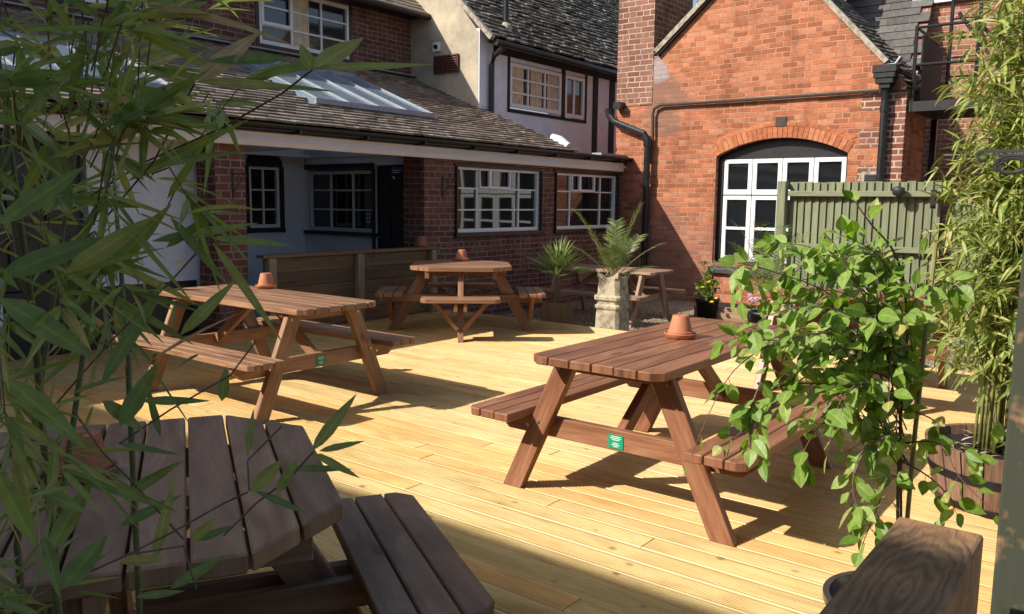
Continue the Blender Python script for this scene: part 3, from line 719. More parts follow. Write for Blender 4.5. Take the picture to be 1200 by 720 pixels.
mb.mesh([e0+V((0,0,-.02)),e0+V((0,9.7,-.02)),e0+V((0,9.7,-.02))+u2*4.5,e0+V((0,0,-.02))+u2*4.5,V((-8.6,10.4,3.96)),V((-8.6,20,3.96))],[(0,1,2,3),(0,4,5,1)]); mb.build('roof_deck',BLACKT,tf)
mb=Off(ot); mb.beam(V((-8.3,10.17,3.96)),V((-8.3,10.17,3.96))+u2*4.6,.09,.07,(0,0,1)); mb.build('verge',MORT,tf)
mb=Off(ot); mb.tube([(-8.26,10.2,3.9),(-8.26,15.2,3.88)],.05,8); mb.tube([(-8.3,10.5,3.88),(-8.5,10.46,3.76),(-8.54,10.45,3.6),(-8.54,10.45,2.8)],.045,8); mb.build('downpipe',GUT,tf)
q0=V((-8.32,10.35,3.98))+u2*.42+V((0,.55,0))
mb=Off(ot); mb.tube([q0,q0+V((0,0,1.6))],.045,10); mb.build('soil_pipe',GUT,tf)
mb=Off(ot); mb.lathe([(.12,-.1),(.1,.03),(.05,.08)],10,q0); mb.build('pipe_flashing',MORT,tf)
mb=Off(ot)
for (a,b_) in ((-9.55,-9.3),(-9.27,-9.02)):
    mb.box(a,b_,10.17,10.21,3.52,3.8,0)
    for k in range(7): mb.obox(((a+b_)/2,10.165,3.545+k*.038),(.11,0,0),(0,.012,-.01),(0,.002,.004))
mb.build('louvre_vent',VENT,tf)
mb=Off(ot); mb.box(-9.57,-9.42,10.18,10.21,3.88,4.02,0); mb.lathe([(.045,0),(.045,.03)],12,(0,0,0)) if False else None; mb.build('flue_plate',PAINT_W,tf)
mb=Off(ot); mb.tube([(-9.495,10.19,3.95),(-9.495,10.15,3.95)],.035,12); mb.build('flue_outlet',GUT,tf)

# ------------------------------------------------------------------ gable fronted brick house
YG=12.0
gh=thing('gable_house','sunlit orange brick gable house with arched window, chimney stack and tiled roof','building',(-5,YG,G0))
og=V((5,-YG,-G0))
XA,ZA=-4.75,5.22
def ridge(x): return 3.77+.86*(x+6.43) if x<XA else max(3.0,ZA-1.08*(x-XA))
WX0,WX1,WZ0,WSP=-5.36,-3.42,.56,2.2
def arch(x):
    t=(x-(WX0+WX1)/2)/((WX1-WX0)/2); R=2.05; hw=(WX1-WX0)/2
    return WSP-.02+ (sqrt(R*R-(t*hw)**2)-sqrt(R*R-hw*hw))
mb=Off(og)
xs=[-7.14,-6.43]+[WX0]+[WX0+(WX1-WX0)*k/16 for k in range(1,16)]+[WX1,-3.06,-2.72]
xs=sorted(xs+[XA])
def topz(x): return 3.02 if x<-6.431 else ridge(x)
D=.3
for k in range(len(xs)-1):
    a,b_=xs[k],xs[k+1]
    ta,tb=(3.77,3.77) if b_<=-6.43+1e-6 else (ridge(a),ridge(b_))
    inside=a>=WX0-1e-6 and b_<=WX1+1e-6
    segs=[(G0,G0,ta,tb)] if not inside else [(G0,G0,WZ0,WZ0),(arch(a),arch(b_),ta,tb)]
    for (la,lb,ha,hb) in segs:
        mb.face([(a,YG,la),(b_,YG,lb),(b_,YG,hb),(a,YG,ha)]); mb.face([(a,YG+D,ha),(b_,YG+D,hb),(b_,YG+D,lb),(a,YG+D,la)])
        mb.face([(a,YG,ha),(b_,YG,hb),(b_,YG+D,hb),(a,YG+D,ha)])
    if inside:
        mb.face([(a,YG+D,arch(a)),(b_,YG+D,arch(b_)),(b_,YG,arch(b_)),(a,YG,arch(a))]); mb.face([(a,YG,WZ0),(b_,YG,WZ0),(b_,YG+D,WZ0),(a,YG+D,WZ0)][::1])
mb.face([(WX0,YG,WZ0),(WX0,YG+D,WZ0),(WX0,YG+D,WSP),(WX0,YG,WSP)]); mb.face([(WX1,YG+D,WZ0),(WX1,YG,WZ0),(WX1,YG,WSP),(WX1,YG+D,WSP)])
mb.face([(-2.72,YG+1.2,G0),(-7.14,YG+1.2,G0),(-7.14,YG+1.2,3.77),(XA,YG+1.2,ZA-.05),(-2.72,YG+1.2,3.0)])
mb.face([(-7.14,YG+6,G0),(-7.14,YG,G0),(-7.14,YG,3.77),(-7.14,YG+6,3.77)])
mb.face([(-2.72,YG,G0),(-2.72,YG+1.2,G0),(-2.72,YG+1.2,3.0),(-2.72,YG,3.0)])
mb.build('wall',B_GAB,gh)
mb=Off(og); rq=random.Random(2)     # plum brick quoin at the right corner
z=G0
k=0
while z<2.95:
    ln=.34 if k%2 else .62
    mb.box(-2.72-ln*.9,-2.716,YG-.004,YG+.1,z,z+.246,0); z+=.246; k+=1
mb.build('quoin',B_QUO,gh)
mb=Off(og)   # arch of bricks on edge, two rings
for ring,(r0,r1) in enumerate(((0,.16),(.17,.215))):
    nb=27 if ring==0 else 13
    for k in range(nb):
        t0=k/nb; t1=(k+1)/nb
        a=WX0-.0+(WX1-WX0)*t0+.004; b_=WX0+(WX1-WX0)*t1-.004
        za,zb=arch(a)+r0,arch(b_)+r0; ha,hb=arch(a)+r1,arch(b_)+r1
        y0=YG-.006-rq.uniform(0,.004)
        sl_a=(a-(WX0+WX1)/2)*.09*(1 if ring==0 else 1.3); sl_b=(b_-(WX0+WX1)/2)*.09*(1 if ring==0 else 1.3)
        f_=[(a,y0,za),(b_,y0,zb),(b_+sl_b,y0,hb),(a+sl_a,y0,ha)]; g_=[(x,y0+.1,z) for x,y,z in f_]
        mb.mesh(f_+g_,[(0,1,2,3),(0,4,5,1),(3,2,6,7),(1,5,6,2),(4,0,3,7)])
mb.build('brick_arch',BRICKV,gh)
pg=Plane((0,YG,0),(1,0,0),(0,-1,0))
mb=Off(og)   # black timber head and frame filling the opening
xs2=[WX0+(WX1-WX0)*k/16 for k in range(17)]
for k in range(16):
    a,b_=xs2[k],xs2[k+1]; y=YG+.13
    mb.mesh([(a,y,2.12),(b_,y,2.12),(b_,y,arch(b_)-.002),(a,y,arch(a)-.002),(a,y+.06,2.12),(b_,y+.06,2.12)],[(0,1,2,3),(4,5,1,0)])
pg.bar(mb,WX0+.003,WX0+.085,WZ0,2.12,-.2,-.1); pg.bar(mb,WX1-.03,WX1-.003,WZ0,2.12,-.2,-.1)
mb.build('window_head',BLACK,gh)
# four lights wide: short row over tall row
wx0,wx1=WX0+.09,WX1-.035; cw=(wx1-wx0)/4
mb=Off(og); panes=Off((0,0,0))
for k in range(4):
    a=wx0+cw*k+.006; b_=a+cw-.012
    for (z0,z1,mid) in ((1.6,2.13,None),(WZ0+.03,1.585,1.09)):
        fr=.062
        pg.bar(mb,a,a+fr,z0,z1,-.15,-.1); pg.bar(mb,b_-fr,b_,z0,z1,-.15,-.1)
        pg.bar(mb,a+fr,b_-fr,z1-fr,z1,-.15,-.1); pg.bar(mb,a+fr,b_-fr,z0,z0+fr*1.25,-.15,-.1)
        if mid: pg.bar(mb,a+fr,b_-fr,mid-.022,mid+.022,-.145,-.105)
        pg.bar(panes,a+.02,b_-.02,z0+.02,z1-.02,-.14,-.13)
f=mb.build('window',PAINT_W,gh,bevel=.004); panes.build('pane',GLASS,f)
mb=Off((0,0,0)); pg.bar(mb,wx0-.03,wx1+.03,1.587,1.598,-.15,-.1)
mb.build('transom',BLACK,f)
mb=Off((0,0,0)); a,b_=WX0-.04,WX1+.04
mb.mesh([(a,YG-.08,WZ0-.16),(b_,YG-.08,WZ0-.16),(b_,YG-.08,WZ0-.09),(a,YG-.08,WZ0-.09),(a+.05,YG+.14,WZ0+.03),(b_-.05,YG+.14,WZ0+.03),(a,YG-.002,WZ0-.16),(b_,YG-.002,WZ0-.16)],[(0,1,2,3),(3,2,5,4),(0,3,4,6),(2,1,7,5),(1,0,6,7)])
mb.build('sill',plain('grey_black_sill',(.05,.05,.055),rough=.5),f,bevel=.006)
mb=Off(og); mb.box(-7.142,-6.49,YG-.012,YG+1.32,3.02,7.2,2); mb.build('chimney',B_CHM,gh)
mb=Off(og); mb.box(-4.46,-4.3,YG-.015,YG+.02,2.58,2.72,0); 
for k in range(4): mb.box(-4.455,-4.305,YG-.02,YG-.014,2.592+k*.032,2.61+k*.032,0)
mb.build('air_brick',RUST,gh)
mb=Off(og); mb.box(-3.22,-2.98,YG-.012,YG+.02,1.72,1.92,0); mb.build('vent_frame',MORT,gh)
mb=Off(og); mb.box(-3.18,-3.02,YG-.02,YG,1.76,1.88,0)
for k in range(4): mb.box(-3.175,-3.025,YG-.028,YG-.019,1.77+k*.028,1.785+k*.028,0)
mb.build('vent_grille',IRON,gh)
mb=Off(og)
upr=V((-1,0,1.08)).normalized(); er=V((-2.88,YG+.0,3.1)); upl=V((1,0,.86)).normalized()
tiles(mb,er,(0,1,.08),upr,12,30,.17,.1,th=.03,jit=.014,rnd=random.Random(6),wob=.006)
tiles(mb,V((-6.5,YG+.0,3.78)),(0,1,0),upl,7,25,.17,.1,th=.018,jit=.008,rnd=random.Random(7))
mb.build('roof',T_OLD,gh)
mb=Off(og)
mb.mesh([V((-2.8,YG+.02,3.0)),V((-2.8,YG+1.19,3.0+.095)),V((XA,YG+1.19,ZA-.01+.095)),V((XA,YG+.02,ZA-.01)),V((-6.6,YG+1.19,3.63)),V((-6.6,YG+.02,3.63))],[(0,1,2,3),(3,2,4,5)]); mb.build('roof_deck',BLACKT,gh)
mb=Off(og); mb.beam(V((XA,YG-.03,ZA+.05)),V((-2.98,YG-.03,ZA-1.08*(-2.98-XA)+.05)),.12,.07); mb.beam(V((XA,YG-.03,ZA+.05)),V((-6.42,YG-.03,3.83)),.12,.07)
mb.build('verge',MORT,gh)
mb=Off(og); tiles(mb,(-7.3,YG+2.3,3.4),(1,0,0),V((0,.45,1)),15,44,.19,.13,th=.03,jit=.012,rnd=random.Random(14)); mb.build('rear_roof',T_OLD,gh)
mb=Off(og); mb.beam(V((XA,YG-.03,ZA-.005)),V((-6.4,YG-.03,3.77)),.07,.03)
mb.build('verge_batten',BLACKT,gh)
mb=Off(og)   # hopper and downpipe
hx=-2.96; hy=YG-.14
for (s,z0,z1) in ((.15,3.2,3.3),(.135,3.13,3.2),(.11,3.06,3.13),(.07,3.0,3.06)): mb.box(hx-s,hx+s,hy-.1*s/.15,hy+.12,z0,z1,0)
mb.build('hopper',GUT,gh,bevel=.006)
mb=Off(og); mb.tube([(hx,hy+.03,3.02),(hx,hy+.05,2.85),(hx,hy+.05,G0)],.05,12)
for z in (2.7,1.3): mb.tube([(hx,hy+.05,z),(hx,hy+.05,z+.08)],.06,12)
mb.build('downpipe',GUT,gh,smooth=False)
mb=Off(og); mb.tube([(-2.79,YG-.05,3.22),(-2.79,YG+1.2,3.24)],.04,8); mb.build('gutter',GUT,gh)
mb=Off(og); mb.tube([(-2.8,YG-.12,3.4),(-2.86,YG-.12,3.31),(-3.1,YG-.12,3.3)],.014,6); mb.build('lead_lip',LEADW,gh)
def gpt(x,y,d=.06):
    q=ray(x,y); t=(YG-d)/q.y; return CAM+q*t
mb=Off(og); pts=[gpt(762,192),gpt(765,160),gpt(765,135),gpt(767,127),gpt(774,123.4),gpt(850,118.5),gpt(920,114),gpt(1000,108.5),gpt(1062,104)]
mb.tube(pts,.024,8); mb.build('thin_pipe',RUST,gh)
mb=Off(og); pts=[gpt(712,128,.1),gpt(714,136,.1),gpt(720,143,.12),gpt(755,157,.12),gpt(759,164,.12),gpt(758,190,.12),gpt(757,230,.12),gpt(755,290,.12),gpt(753,330,.12)]
mb.tube(pts,.052,10)
for q in (gpt(758.5,168,.12),gpt(757.5,205,.12)): mb.tube([q+V((0,0,.05)),q-V((0,0,.05))],.066,10)
mb.box(-7.12,-6.98,YG-.16,YG-.02,2.98,3.08,0)
mb.build('rainwater_pipe',GUT,gh)

# ------------------------------------------------------------------ building further back, right, with an iron fire escape
fb=thing('brick_building','pinkish brick building with white coping behind the fire escape','building',(0,16,G0))
of=V((0,-16,-G0))
mb=Off(of); wall(mb,1,16.0,-3.6,6,G0,4.9,[],th=.4,inward=1); mb.build('wall',B_FAR,fb)
mb=Off(of); mb.box(-3.62,6.02,15.9,16.45,4.902,5.25,0); mb.build('coping',CAP,fb)
sh=thing('slate_roofed_annexe','grey slate roofed annexe showing between brick gable and far brick wall','building',(-4,14.6,G0))
mb=Off((4,-14.6,-G0)); tiles(mb,(-6,14.6,2.6),(1,0,0),V((0,.55,1)),8,34,.34,.16,th=.02,rnd=random.Random(9)); mb.build('roof',T_SLA,sh)
mb=Off((4,-14.6,-G0)); mb.box(-6,-3.3,14.75,15.9,G0,2.6,2); mb.mesh([(-6,14.63,2.58),(-3.3,14.63,2.58),(-3.3,17.0,6.9),(-6,17,6.9)],[(0,1,2,3)]); mb.build('wall',B_FAR,sh)
fe=thing('fire_escape','black iron fire escape platform with railings beside the brick gable','fire escape',(-2.1,12.6,G0))
oe=V((2.1,-12.6,-G0))
mb=Off(oe); mb.box(-2.68,.2,12.08,13.5,2.72,2.8,0); mb.box(-2.69,.2,12.04,12.078,2.7,2.83,0); mb.build('platform',BLACK,fe)
mb=Off(oe)
for x in (-2.66,-1.6,-.7,.15): mb.tube([(x,12.06,2.7),(x,12.06,3.8)],.024,8)
for z in (3.78,3.3): mb.tube([(-2.66,12.06,z),(.15,12.06,z)],.02,8); mb.tube([(-2.66,12.06,z),(-2.66,13.5,z)],.02,8)
mb.build('railing',BLACK,fe)
mb=Off(oe); mb.box(-2.62,-2.6,12.2,13.45,2.82,3.7,1); mb.build('side_panel',BLACKT,fe)
mb=Off(oe)
for x in (-2.45,-2.1): mb.tube([(x,13.1,2.8),(x,13.1,4.5)],.026,8)
for k in range(6): mb.tube([(-2.45,13.1,3.0+k*.26),(-2.1,13.1,3.0+k*.26)],.013,6)
mb.tube([(-2.35,13.0,4.1),(-1.5,13.0,2.85)],.024,8); mb.tube([(-2.2,13.2,4.1),(-1.3,13.2,2.85)],.024,8); mb.build('ladder',BLACK,fe)
for x in (-2.62,.1):
    mb=Off(oe); mb.box(x-.04,x+.04,13.3,13.38,G0,2.7,2); mb.build('support_post',BLACK,fe)

# tall building behind the viewer that shades the near corner
bh=thing('courtyard_rear_building','tall plain brick building closing the courtyard behind the viewer','building',(-3,-7,G0))
mb=Off((3,7,-G0)); mb.box(-18,9,-10,-4.0,G0,5.74,0); mb.build('wall',B_FAR,bh)
mb=Off((3,7,-G0)); mb.mesh([(-18.2,-3.9,5.75),(9.2,-3.9,5.75),(9.2,-7,7.2),(-18.2,-7,7.2),(9.2,-10.2,5.75),(-18.2,-10.2,5.75),(-18.2,-3.9,5.67),(9.2,-3.9,5.67)],[(0,1,2,3),(3,2,4,5),(6,7,1,0)]); mb.build('roof',T_LOW,bh)

# ------------------------------------------------------------------ low timber wall, fence, post, sleeper
lw=thing('low_timber_wall','low wall of brown horizontal boards with pale posts in front of the porch','low wall',(-6.85,6.1,0))
ol=V((6.85,-6.1,0))
mb=Off(ol)
for k in range(6): mb.box(-6.9,-6.87,4.9,7.34,-.02+k*.148,.124+k*.148,1)
mb.build('board',W_LOW,lw,bevel=.003)
mb=Off(ol); mb.box(-6.95,-6.82,4.86,7.38,.872,.905,1); mb.build('capping',W_LOW,lw,bevel=.004)
for y in (4.95,6.1,7.27):
    mb=Off(ol); mb.box(-6.868,-6.80,y-.045,y+.045,-.003,.87,2); mb.build('post',W_POST,lw,bevel=.004)
fn=thing('closeboard_fence','olive green vertical board fence with square post in front of the brick gable','fence',(-3,10.8,G0))
on=V((3,-10.8,-G0)); rf=random.Random(12)
mb=Off(on); x=-3.78
while x<-2.02:
    t=rf.uniform(-.008,.008)
    mb.obox((x+.05,10.8,(1.75+G0)/2+.0+t),(0,0,(1.75-G0)/2),(.0515,-.016,0),(0,.006,0)); x+=.094
mb.build('panel',W_FEN,fn)
mb=Off(on)
for z in (-.0,.93,1.6): mb.box(-3.78,-2.0,10.70,10.785,z-.035,z+.035,0)
mb.build('rail',W_FEN,fn,bevel=.006)
mb=Off(on); mb.box(-3.9,-3.79,10.66,10.77,G0,1.76,2); mb.build('post',W_FEN,fn,bevel=.006)
f2=thing('bare_board_fence','grey green board fence half hidden behind the tall bamboo','fence',(-.5,10.9,G0))
o2=V((.5,-10.9,-G0)); mb=Off(o2); x=-1.9
while x<1.6:
    mb.obox((x+.05,10.98,(1.55+G0)/2),(0,0,(1.55-G0)/2),(.0515,-.016,0),(0,.006,0)); x+=.096
mb.build('panel',W_FEN,f2)
mb=Off(o2)
for z in (.2,1.3): mb.box(-1.92,1.6,10.88,10.965,z-.035,z+.035,0)
mb.build('rail',W_FEN,f2)
t=thing('floodlight','small round black floodlight fixed to the olive fence rail','light',(-2.42,10.66,1.6))
mb=MB(); mb.tube([(0,.04,-.02),(0,-.02,-.05),(0,-.04,-.0)],.018,8); mb.build('mount',BLACK,t)
mb=MB(); mb.lathe([(.02,-.05),(.06,-.03),(.075,.02),(.07,.05),(.0,.075)],16,(0,-.05,.02)); mb.build('lamp_head',IRON,t,smooth=True)
t=thing('gate_latch','black iron latch at the right end of the olive fence','latch',(-2.05,10.69,1.55))
mb=MB(); mb.box(-.03,.03,-.02,0,-.12,.1,2); mb.tube([(0,-.02,.06),(.03,-.05,.02),(.02,-.05,-.08),(-.01,-.02,-.1)],.012,6); mb.build('latch_plate',BLACK,t)

t=thing('timber_post','weathered square timber post with green stains at the right edge','post',(-.19,2.35,0))
mb=MB(); mb.box(-.05,.05,-.05,.05,0,2.3,2); mb.build('post_shaft',W_OLD,t,bevel=.006)
mb=MB(); mb.mesh([(-.06,-.06,2.3),(.06,-.06,2.3),(.06,.06,2.3),(-.06,.06,2.3),(0,0,2.36)],[(0,1,4),(1,2,4),(2,3,4),(3,0,4),(3,2,1,0)]); mb.build('post_cap',W_OLD,t)
t=thing('iron_bracket','grey scrolled iron bracket on the timber post at the right edge','bracket',(-.242,2.33,1.585)); t.scale=(.68,.68,.68)
mb=MB(); mb.beam((.0,0,.0),(-.15,0,.004),.014,.012); mb.beam((.0,0,-.012),(-.12,0,-.012),.012,.006); mb.beam((-.004,0,-.1),(-.004,0,.03),.014,.008,(0,1,0)); mb.build('bracket_arm',IRON,t)
mb=MB(); mb.tube([(-.15+.016*cos(a*.5),0,-.014+.017*sin(a*.5)) for a in range(3,14)],.006,6)
mb.tube([(-.055+.062*cos(a*.3)*(1-.012*a),0,-.048+.034*sin(a*.3)*(1-.012*a)) for a in range(0,34)],.007,6); mb.build('scroll',IRON,t)
t=thing('sleeper_block','thick dark brown timber sleeper standing at the bottom right corner','timber',(-.315,1.4,0))
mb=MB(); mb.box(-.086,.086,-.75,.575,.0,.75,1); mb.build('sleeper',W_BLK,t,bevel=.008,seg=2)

# ------------------------------------------------------------------ picnic tables
def picnic(name,label,loc,rz,mat,length=1.74,width=.70,zt=.74,zs=.43,group='picnic tables on the terrace',sticker=None,nb=3,planks=6,half=.73,foot=.63,inset=.2):
    """A-frame table: local x along the planks"""
    rn=random.Random(len(label))
    t=thing(name,label,'picnic table',loc,rz,group)
    L_=length/2
    mb=MB(); pw_=width/planks
    for k in range(planks):
        y=-width/2+pw_*(k+.5); e=rn.uniform(-.004,.004)
        if k in (0,planks-1):
            s=-1 if k==0 else 1; c=.045
            a,b_=y-pw_/2+.003,y+pw_/2-.003
            poly=[(-L_+c,a),(L_-c,a),(L_,a+.05),(L_,b_),(-L_,b_),(-L_,a+.05)] if s<0 else [(-L_,a),(L_,a),(L_,b_-.05),(L_-c,b_),(-L_+c,b_),(-L_,b_-.05)]
            mb.prism(poly,zt-.04,zt)
        else: mb.box(-L_+e,L_+e,y-pw_/2+.003,y+pw_/2-.003,zt-.04,zt,0)
    mb.build('tabletop',mat,t,bevel=.004)
    bwid=(.27)/nb
    for s in (-1,1):
        mb=MB()
        for k in range(nb):
            y=s*(half-.27+bwid*(k+.5)); a,b_=y-bwid/2+.003,y+bwid/2-.003
            e=rn.uniform(-.004,.004)
            outer=(k==nb-1)
            if outer:
                c=.035
                poly=[(-L_,a),(L_,a),(L_,b_-c),(L_-c,b_),(-L_+c,b_),(-L_,b_-c)] if s>0 else [(-L_+c,a),(L_-c,a),(L_,a+c),(L_,b_),(-L_,b_),(-L_,a+c)]
                mb.prism(poly,zs-.04,zs)
            else: mb.box(-L_+e,L_+e,a,b_,zs-.04,zs,0)
        mb.build('bench',mat,t,bevel=.004)
    xa=L_-inset
    for sx in (-1,1):
        X=sx*xa
        for s in (-1,1):
            mb=MB(); w_=.047
            # leg: slanted parallelogram, cut level with the floor
            yb0,yb1=s*foot,s*(foot-.115); yt0,yt1=s*.305,s*.19
            x0,x1=X-w_/2,X+w_/2
            q=[(yb0,0),(yb1,0),(yt1,zt-.042),(yt0,zt-.042)]
            uo=rn.uniform(0,40); vs=[(x0,a,c) for a,c in q]+[(x1,a,c) for a,c in q]
            fs=[(0,1,2,3),(7,6,5,4),(0,4,5,1),(1,5,6,2),(2,6,7,3),(3,7,4,0)] if s<0 else [(3,2,1,0),(4,5,6,7),(1,5,4,0),(2,6,5,1),(3,7,6,2),(0,4,7,3)]
            uv=[(uo,0),(uo,.1),(uo+.8,.1),(uo+.8,0)]+[(uo,.15),(uo,.25),(uo+.8,.25),(uo+.8,.15)]
            mb.mesh(vs,fs,uv); mb.build('leg',mat,t,bevel=.004)
        Xi=X-sx*.0485
        mb=MB(); zz=zs-.04
        q=[(-half+.03,zz),(-half+.03,zz-.04),(-half+.1,zz-.1),(half-.1,zz-.1),(half-.03,zz-.04),(half-.03,zz)]
        vs=[(Xi-.0235,a,c) for a,c in q]+[(Xi+.0235,a,c) for a,c in q]; n=6
        mb.mesh(vs,[tuple(range(n)),tuple(range(2*n-1,n-1,-1))]+[(k,(k+1)%n+0,(k+1)%n+n,k+n)[::-1] for k in range(n)],[(a,c) for a,c in q]*2)
        br=mb.build('bench_bearer',mat,t,bevel=.004)
        if sx==sticker:
            Xo=Xi+sx*.0275
            mb=MB(); mb.box(min(Xo,Xo-sx*.003),max(Xo,Xo-sx*.003),-.05,.03,zz-.088,zz-.022,1); stk=mb.build('sticker',GREEN,br)
            mb=MB()
            for i,(wd,zo) in enumerate(((.052,.03),(.06,.038),(.04,.046),(.03,.062),(.044,.07),(.026,.078))):
                mb.box(min(Xo,Xo+sx*.0008),max(Xo,Xo+sx*.0008),-.01-wd/2,-.01+wd/2,zz-zo-.002,zz-zo+.001,1)
            mb.build('sticker_print',PAINT_W,stk)
        mb=MB(); q=[(-width/2+.03,zt-.042),(-width/2+.03,zt-.065),(-width/2+.08,zt-.105),(width/2-.08,zt-.105),(width/2-.03,zt-.065),(width/2-.03,zt-.042)]
        vs=[(Xi-.0235,a,c) for a,c in q]+[(Xi+.0235,a,c) for a,c in q]
        mb.mesh(vs,[tuple(range(n)),tuple(range(2*n-1,n-1,-1))]+[(k,(k+1)%n,(k+1)%n+n,k+n)[::-1] for k in range(n)],[(a,c) for a,c in q]*2)
        mb.build('top_bearer',mat,t,bevel=.004)
        mb=MB(); mb.beam((Xi-sx*.03,0,zs-.09),(sx*.12,0,zt-.045),.07,.045,(0,1,0)); mb.build('brace',mat,t,bevel=.003)
        for s in (-1,1):
            for (yy,zz2) in ((s*.47,zs-.085),(s*.41,zs-.06),(s*.29,zt-.085)):
                mb=MB(); mb.tube([(X+sx*.0235,yy,zz2),(X+sx*.029,yy,zz2)],.009,8); mb.build('bolt',STEEL,t)
    return t
G_='picnic tables on the terrace'
picnic('picnic_table','red brown picnic table with green sticker, beside the leafy shrub',(-1.92,3.93,0),pi/2,W_A,length=1.74,width=.70,sticker=-1)
picnic('picnic_table','orange brown picnic table with green sticker, left, in front of the low timber wall',(-5.19,3.68,0),0,W_B,length=1.78,width=.70,half=.74,foot=.6,sticker=1)
picnic('picnic_table','faded picnic table on gravel behind the stone chimney pot',(-6.14,10.2,G0),0,W_D,length=1.8,width=.66,half=.72,foot=.58)
picnic('picnic_table','picnic table behind the leafy shrub, near the olive fence',(-1.78,6.75,0),0,W_A,length=1.5,zt=.76,zs=.47)

def octo(label,loc,rz,mat,zt=.74,zs=.45,R=.58,ch=.23,n=10,bo=.95,bl=.42,planks=3,foot=.8):
    t=thing('octagonal_picnic_table',label,'picnic table',loc,rz,'octagonal tables on the terrace')
    rn=random.Random(len(label))
    mb=MB(); pw_=2*R/n
    def ext(y):       # half length of the top at lateral position y
        return R if abs(y)<R-ch else R-(abs(y)-(R-ch))
    for k in range(n):
        a=-R+pw_*k+.004; b_=a+pw_-.008
        pts_r=[(ext(a),a)]; 
        for yy in (-(R-ch),R-ch):
            if a<yy<b_: pts_r.append((R,yy))
        pts_r.append((ext(b_),b_))
        poly=[( x,y) for x,y in pts_r]+[(-x,y) for x,y in reversed(pts_r)]
        # ccw: right side going up, then left side going down
        mb.prism(poly,zt-.045,zt)
    mb.build('tabletop',mat,t,bevel=.005)
    for d in range(4):
        ang=d*pi/2; cx,sx=cos(ang),sin(ang)
        rot=lambda x,y: (x*cx-y*sx, x*sx+y*cx)
        mb=MB(); bw_=.3/planks
        for k in range(planks):
            r0=bo-.3+bw_*k+.004; r1=r0+bw_-.008
            l0=bl+.03; l1=bl+.03
            if k==planks-1: poly=[(r0,-l0),(r1-.05,-l1),(r1,-l1+.05),(r1,l1-.05),(r1-.05,l1),(r0,l0)]
            else: poly=[(r0,-l0),(r1,-l1),(r1,l1),(r0,l0)]
            # uv along the plank: build as box for straight ones
            P=[rot(*q) for q in poly]
            i=len(mb.uv); mb.prism(P,zs-.042,zs)
            # rotate uv so that grain follows the plank
            o_=random.uniform(0,40)
            vs=mb.v[-2*len(P):]
            m=len(P)
            loc_=[poly[q%m] for q in range(m)]
            mb.uv[i:i+m]=[(o_+y,o_*.7+x) for x,y in poly]
        mb.build('bench',mat,t,bevel=.004)
        mb=MB()
        for s in (-.05,.05):      # doubled seat bearer
            p0=rot(.1,s); p1=rot(bo-.02,s); mb.beam((*p0,zs-.088),(*p1,zs-.088),.036,.085,(0,0,1))
        mb.build('bench_bearer',mat,t,bevel=.003)
        mb=MB(); p0=rot(foot,0); p1=rot(.36,0); mb.beam((*p0,.0),(*p1,zt-.047),.095,.05,(-sx,cx,0)) if False else None
        a=rot(0,1); w_=.06; q=[(foot+.04,0),(foot-.1,0),(.3,zt-.047),(.44,zt-.047)]
        vs=[]
        for s in (-w_/2,w_/2):
            for rr,z in q: vs.append((*rot(rr,s),z))
        uo=rn.uniform(0,40)
        mb.mesh(vs,[(0,1,2,3),(7,6,5,4),(0,4,5,1),(1,5,6,2),(2,6,7,3),(3,7,4,0)],[(uo,0),(uo,.1),(uo+.8,.1),(uo+.8,0),(uo,.15),(uo,.25),(uo+.8,.25),(uo+.8,.15)])
        mb.build('leg',mat,t,bevel=.004)
        for s in (-1,1):
            mb=MB(); p0=rot(foot-.02,s*.03); p1=rot(bo-.14,s*(bl-.1)); mb.beam((*p0,.13),(*p1,zs-.044),.045,.045,(0,0,1)); mb.build('strut',mat,t,bevel=.003)
    mb=MB()
    for s in (-1,1):
        mb.beam((-.5,s*.05,zt-.088),(.5,s*.05,zt-.088),.04,.085,(0,0,1)) if s<0 else mb.beam((-.5,.05,zt-.088),(.5,.05,zt-.088),.04,.085)
    mb.build('top_bearer',mat,t,bevel=.003)
    mb=MB()
    for yy in (-.36,.36): mb.beam((yy,-.5,zt-.085),(yy,.5,zt-.085),.045,.078)
    mb.build('cross_bearer',mat,t,bevel=.003)
    return t
octo('brown octagonal picnic table in front of the brick wall, half in the shade',(-6.1,6.95,0),radians(41),W_C,zt=.755,zs=.46,R=.55,ch=.21,bo=.93,bl=.38)
octo('dark octagonal picnic table in the shaded near left corner behind bamboo',(-2.06,.93,0),radians(-30.6),W_E)

# upturned terracotta pots on saucers
def flowerpot(label,loc,s=1.0,mat=None,tilt=0):
    mat=mat or TERRA
    t=thing('terracotta_pot',label,'terracotta pot',loc,random.uniform(0,6),'upturned terracotta pots'); t.scale=(s,s,s)
    mb=MB(); mb.lathe([(.0,.0),(.068,.0),(.078,.006),(.086,.026),(.083,.029),(.078,.026),(.072,.012),(.0,.010)],40,close=False); mb.build('saucer',mat,t,smooth=True)
    mb=MB(); mb.lathe([(.066,.011),(.069,.014),(.0675,.036),(.062,.038),(.044,.118),(.042,.122),(.012,.122),(.010,.116),(.0,.116)],40,close=False); mb.build('pot',mat,t,smooth=True)
    for ch in t.children:
        m=ch.modifiers.new('edge','EDGE_SPLIT'); m.split_angle=radians(50)
    return t
def onz(x,y,z): q=ray(x,y); k=(z-H)/q.z; return CAM+q*k
q=onz(797,396,.74); flowerpot('terracotta pot upturned on its saucer on the red brown table',(q.x,q.y,.74),1.0)
q=onz(312,338,.74); flowerpot('terracotta pot upturned on its saucer on the orange brown table at left',(q.x,q.y,.74),1.0)
q=onz(541,306,.755); flowerpot('terracotta pot upturned on its saucer on the sunlit octagonal table',(q.x,q.y,.755),1.1)
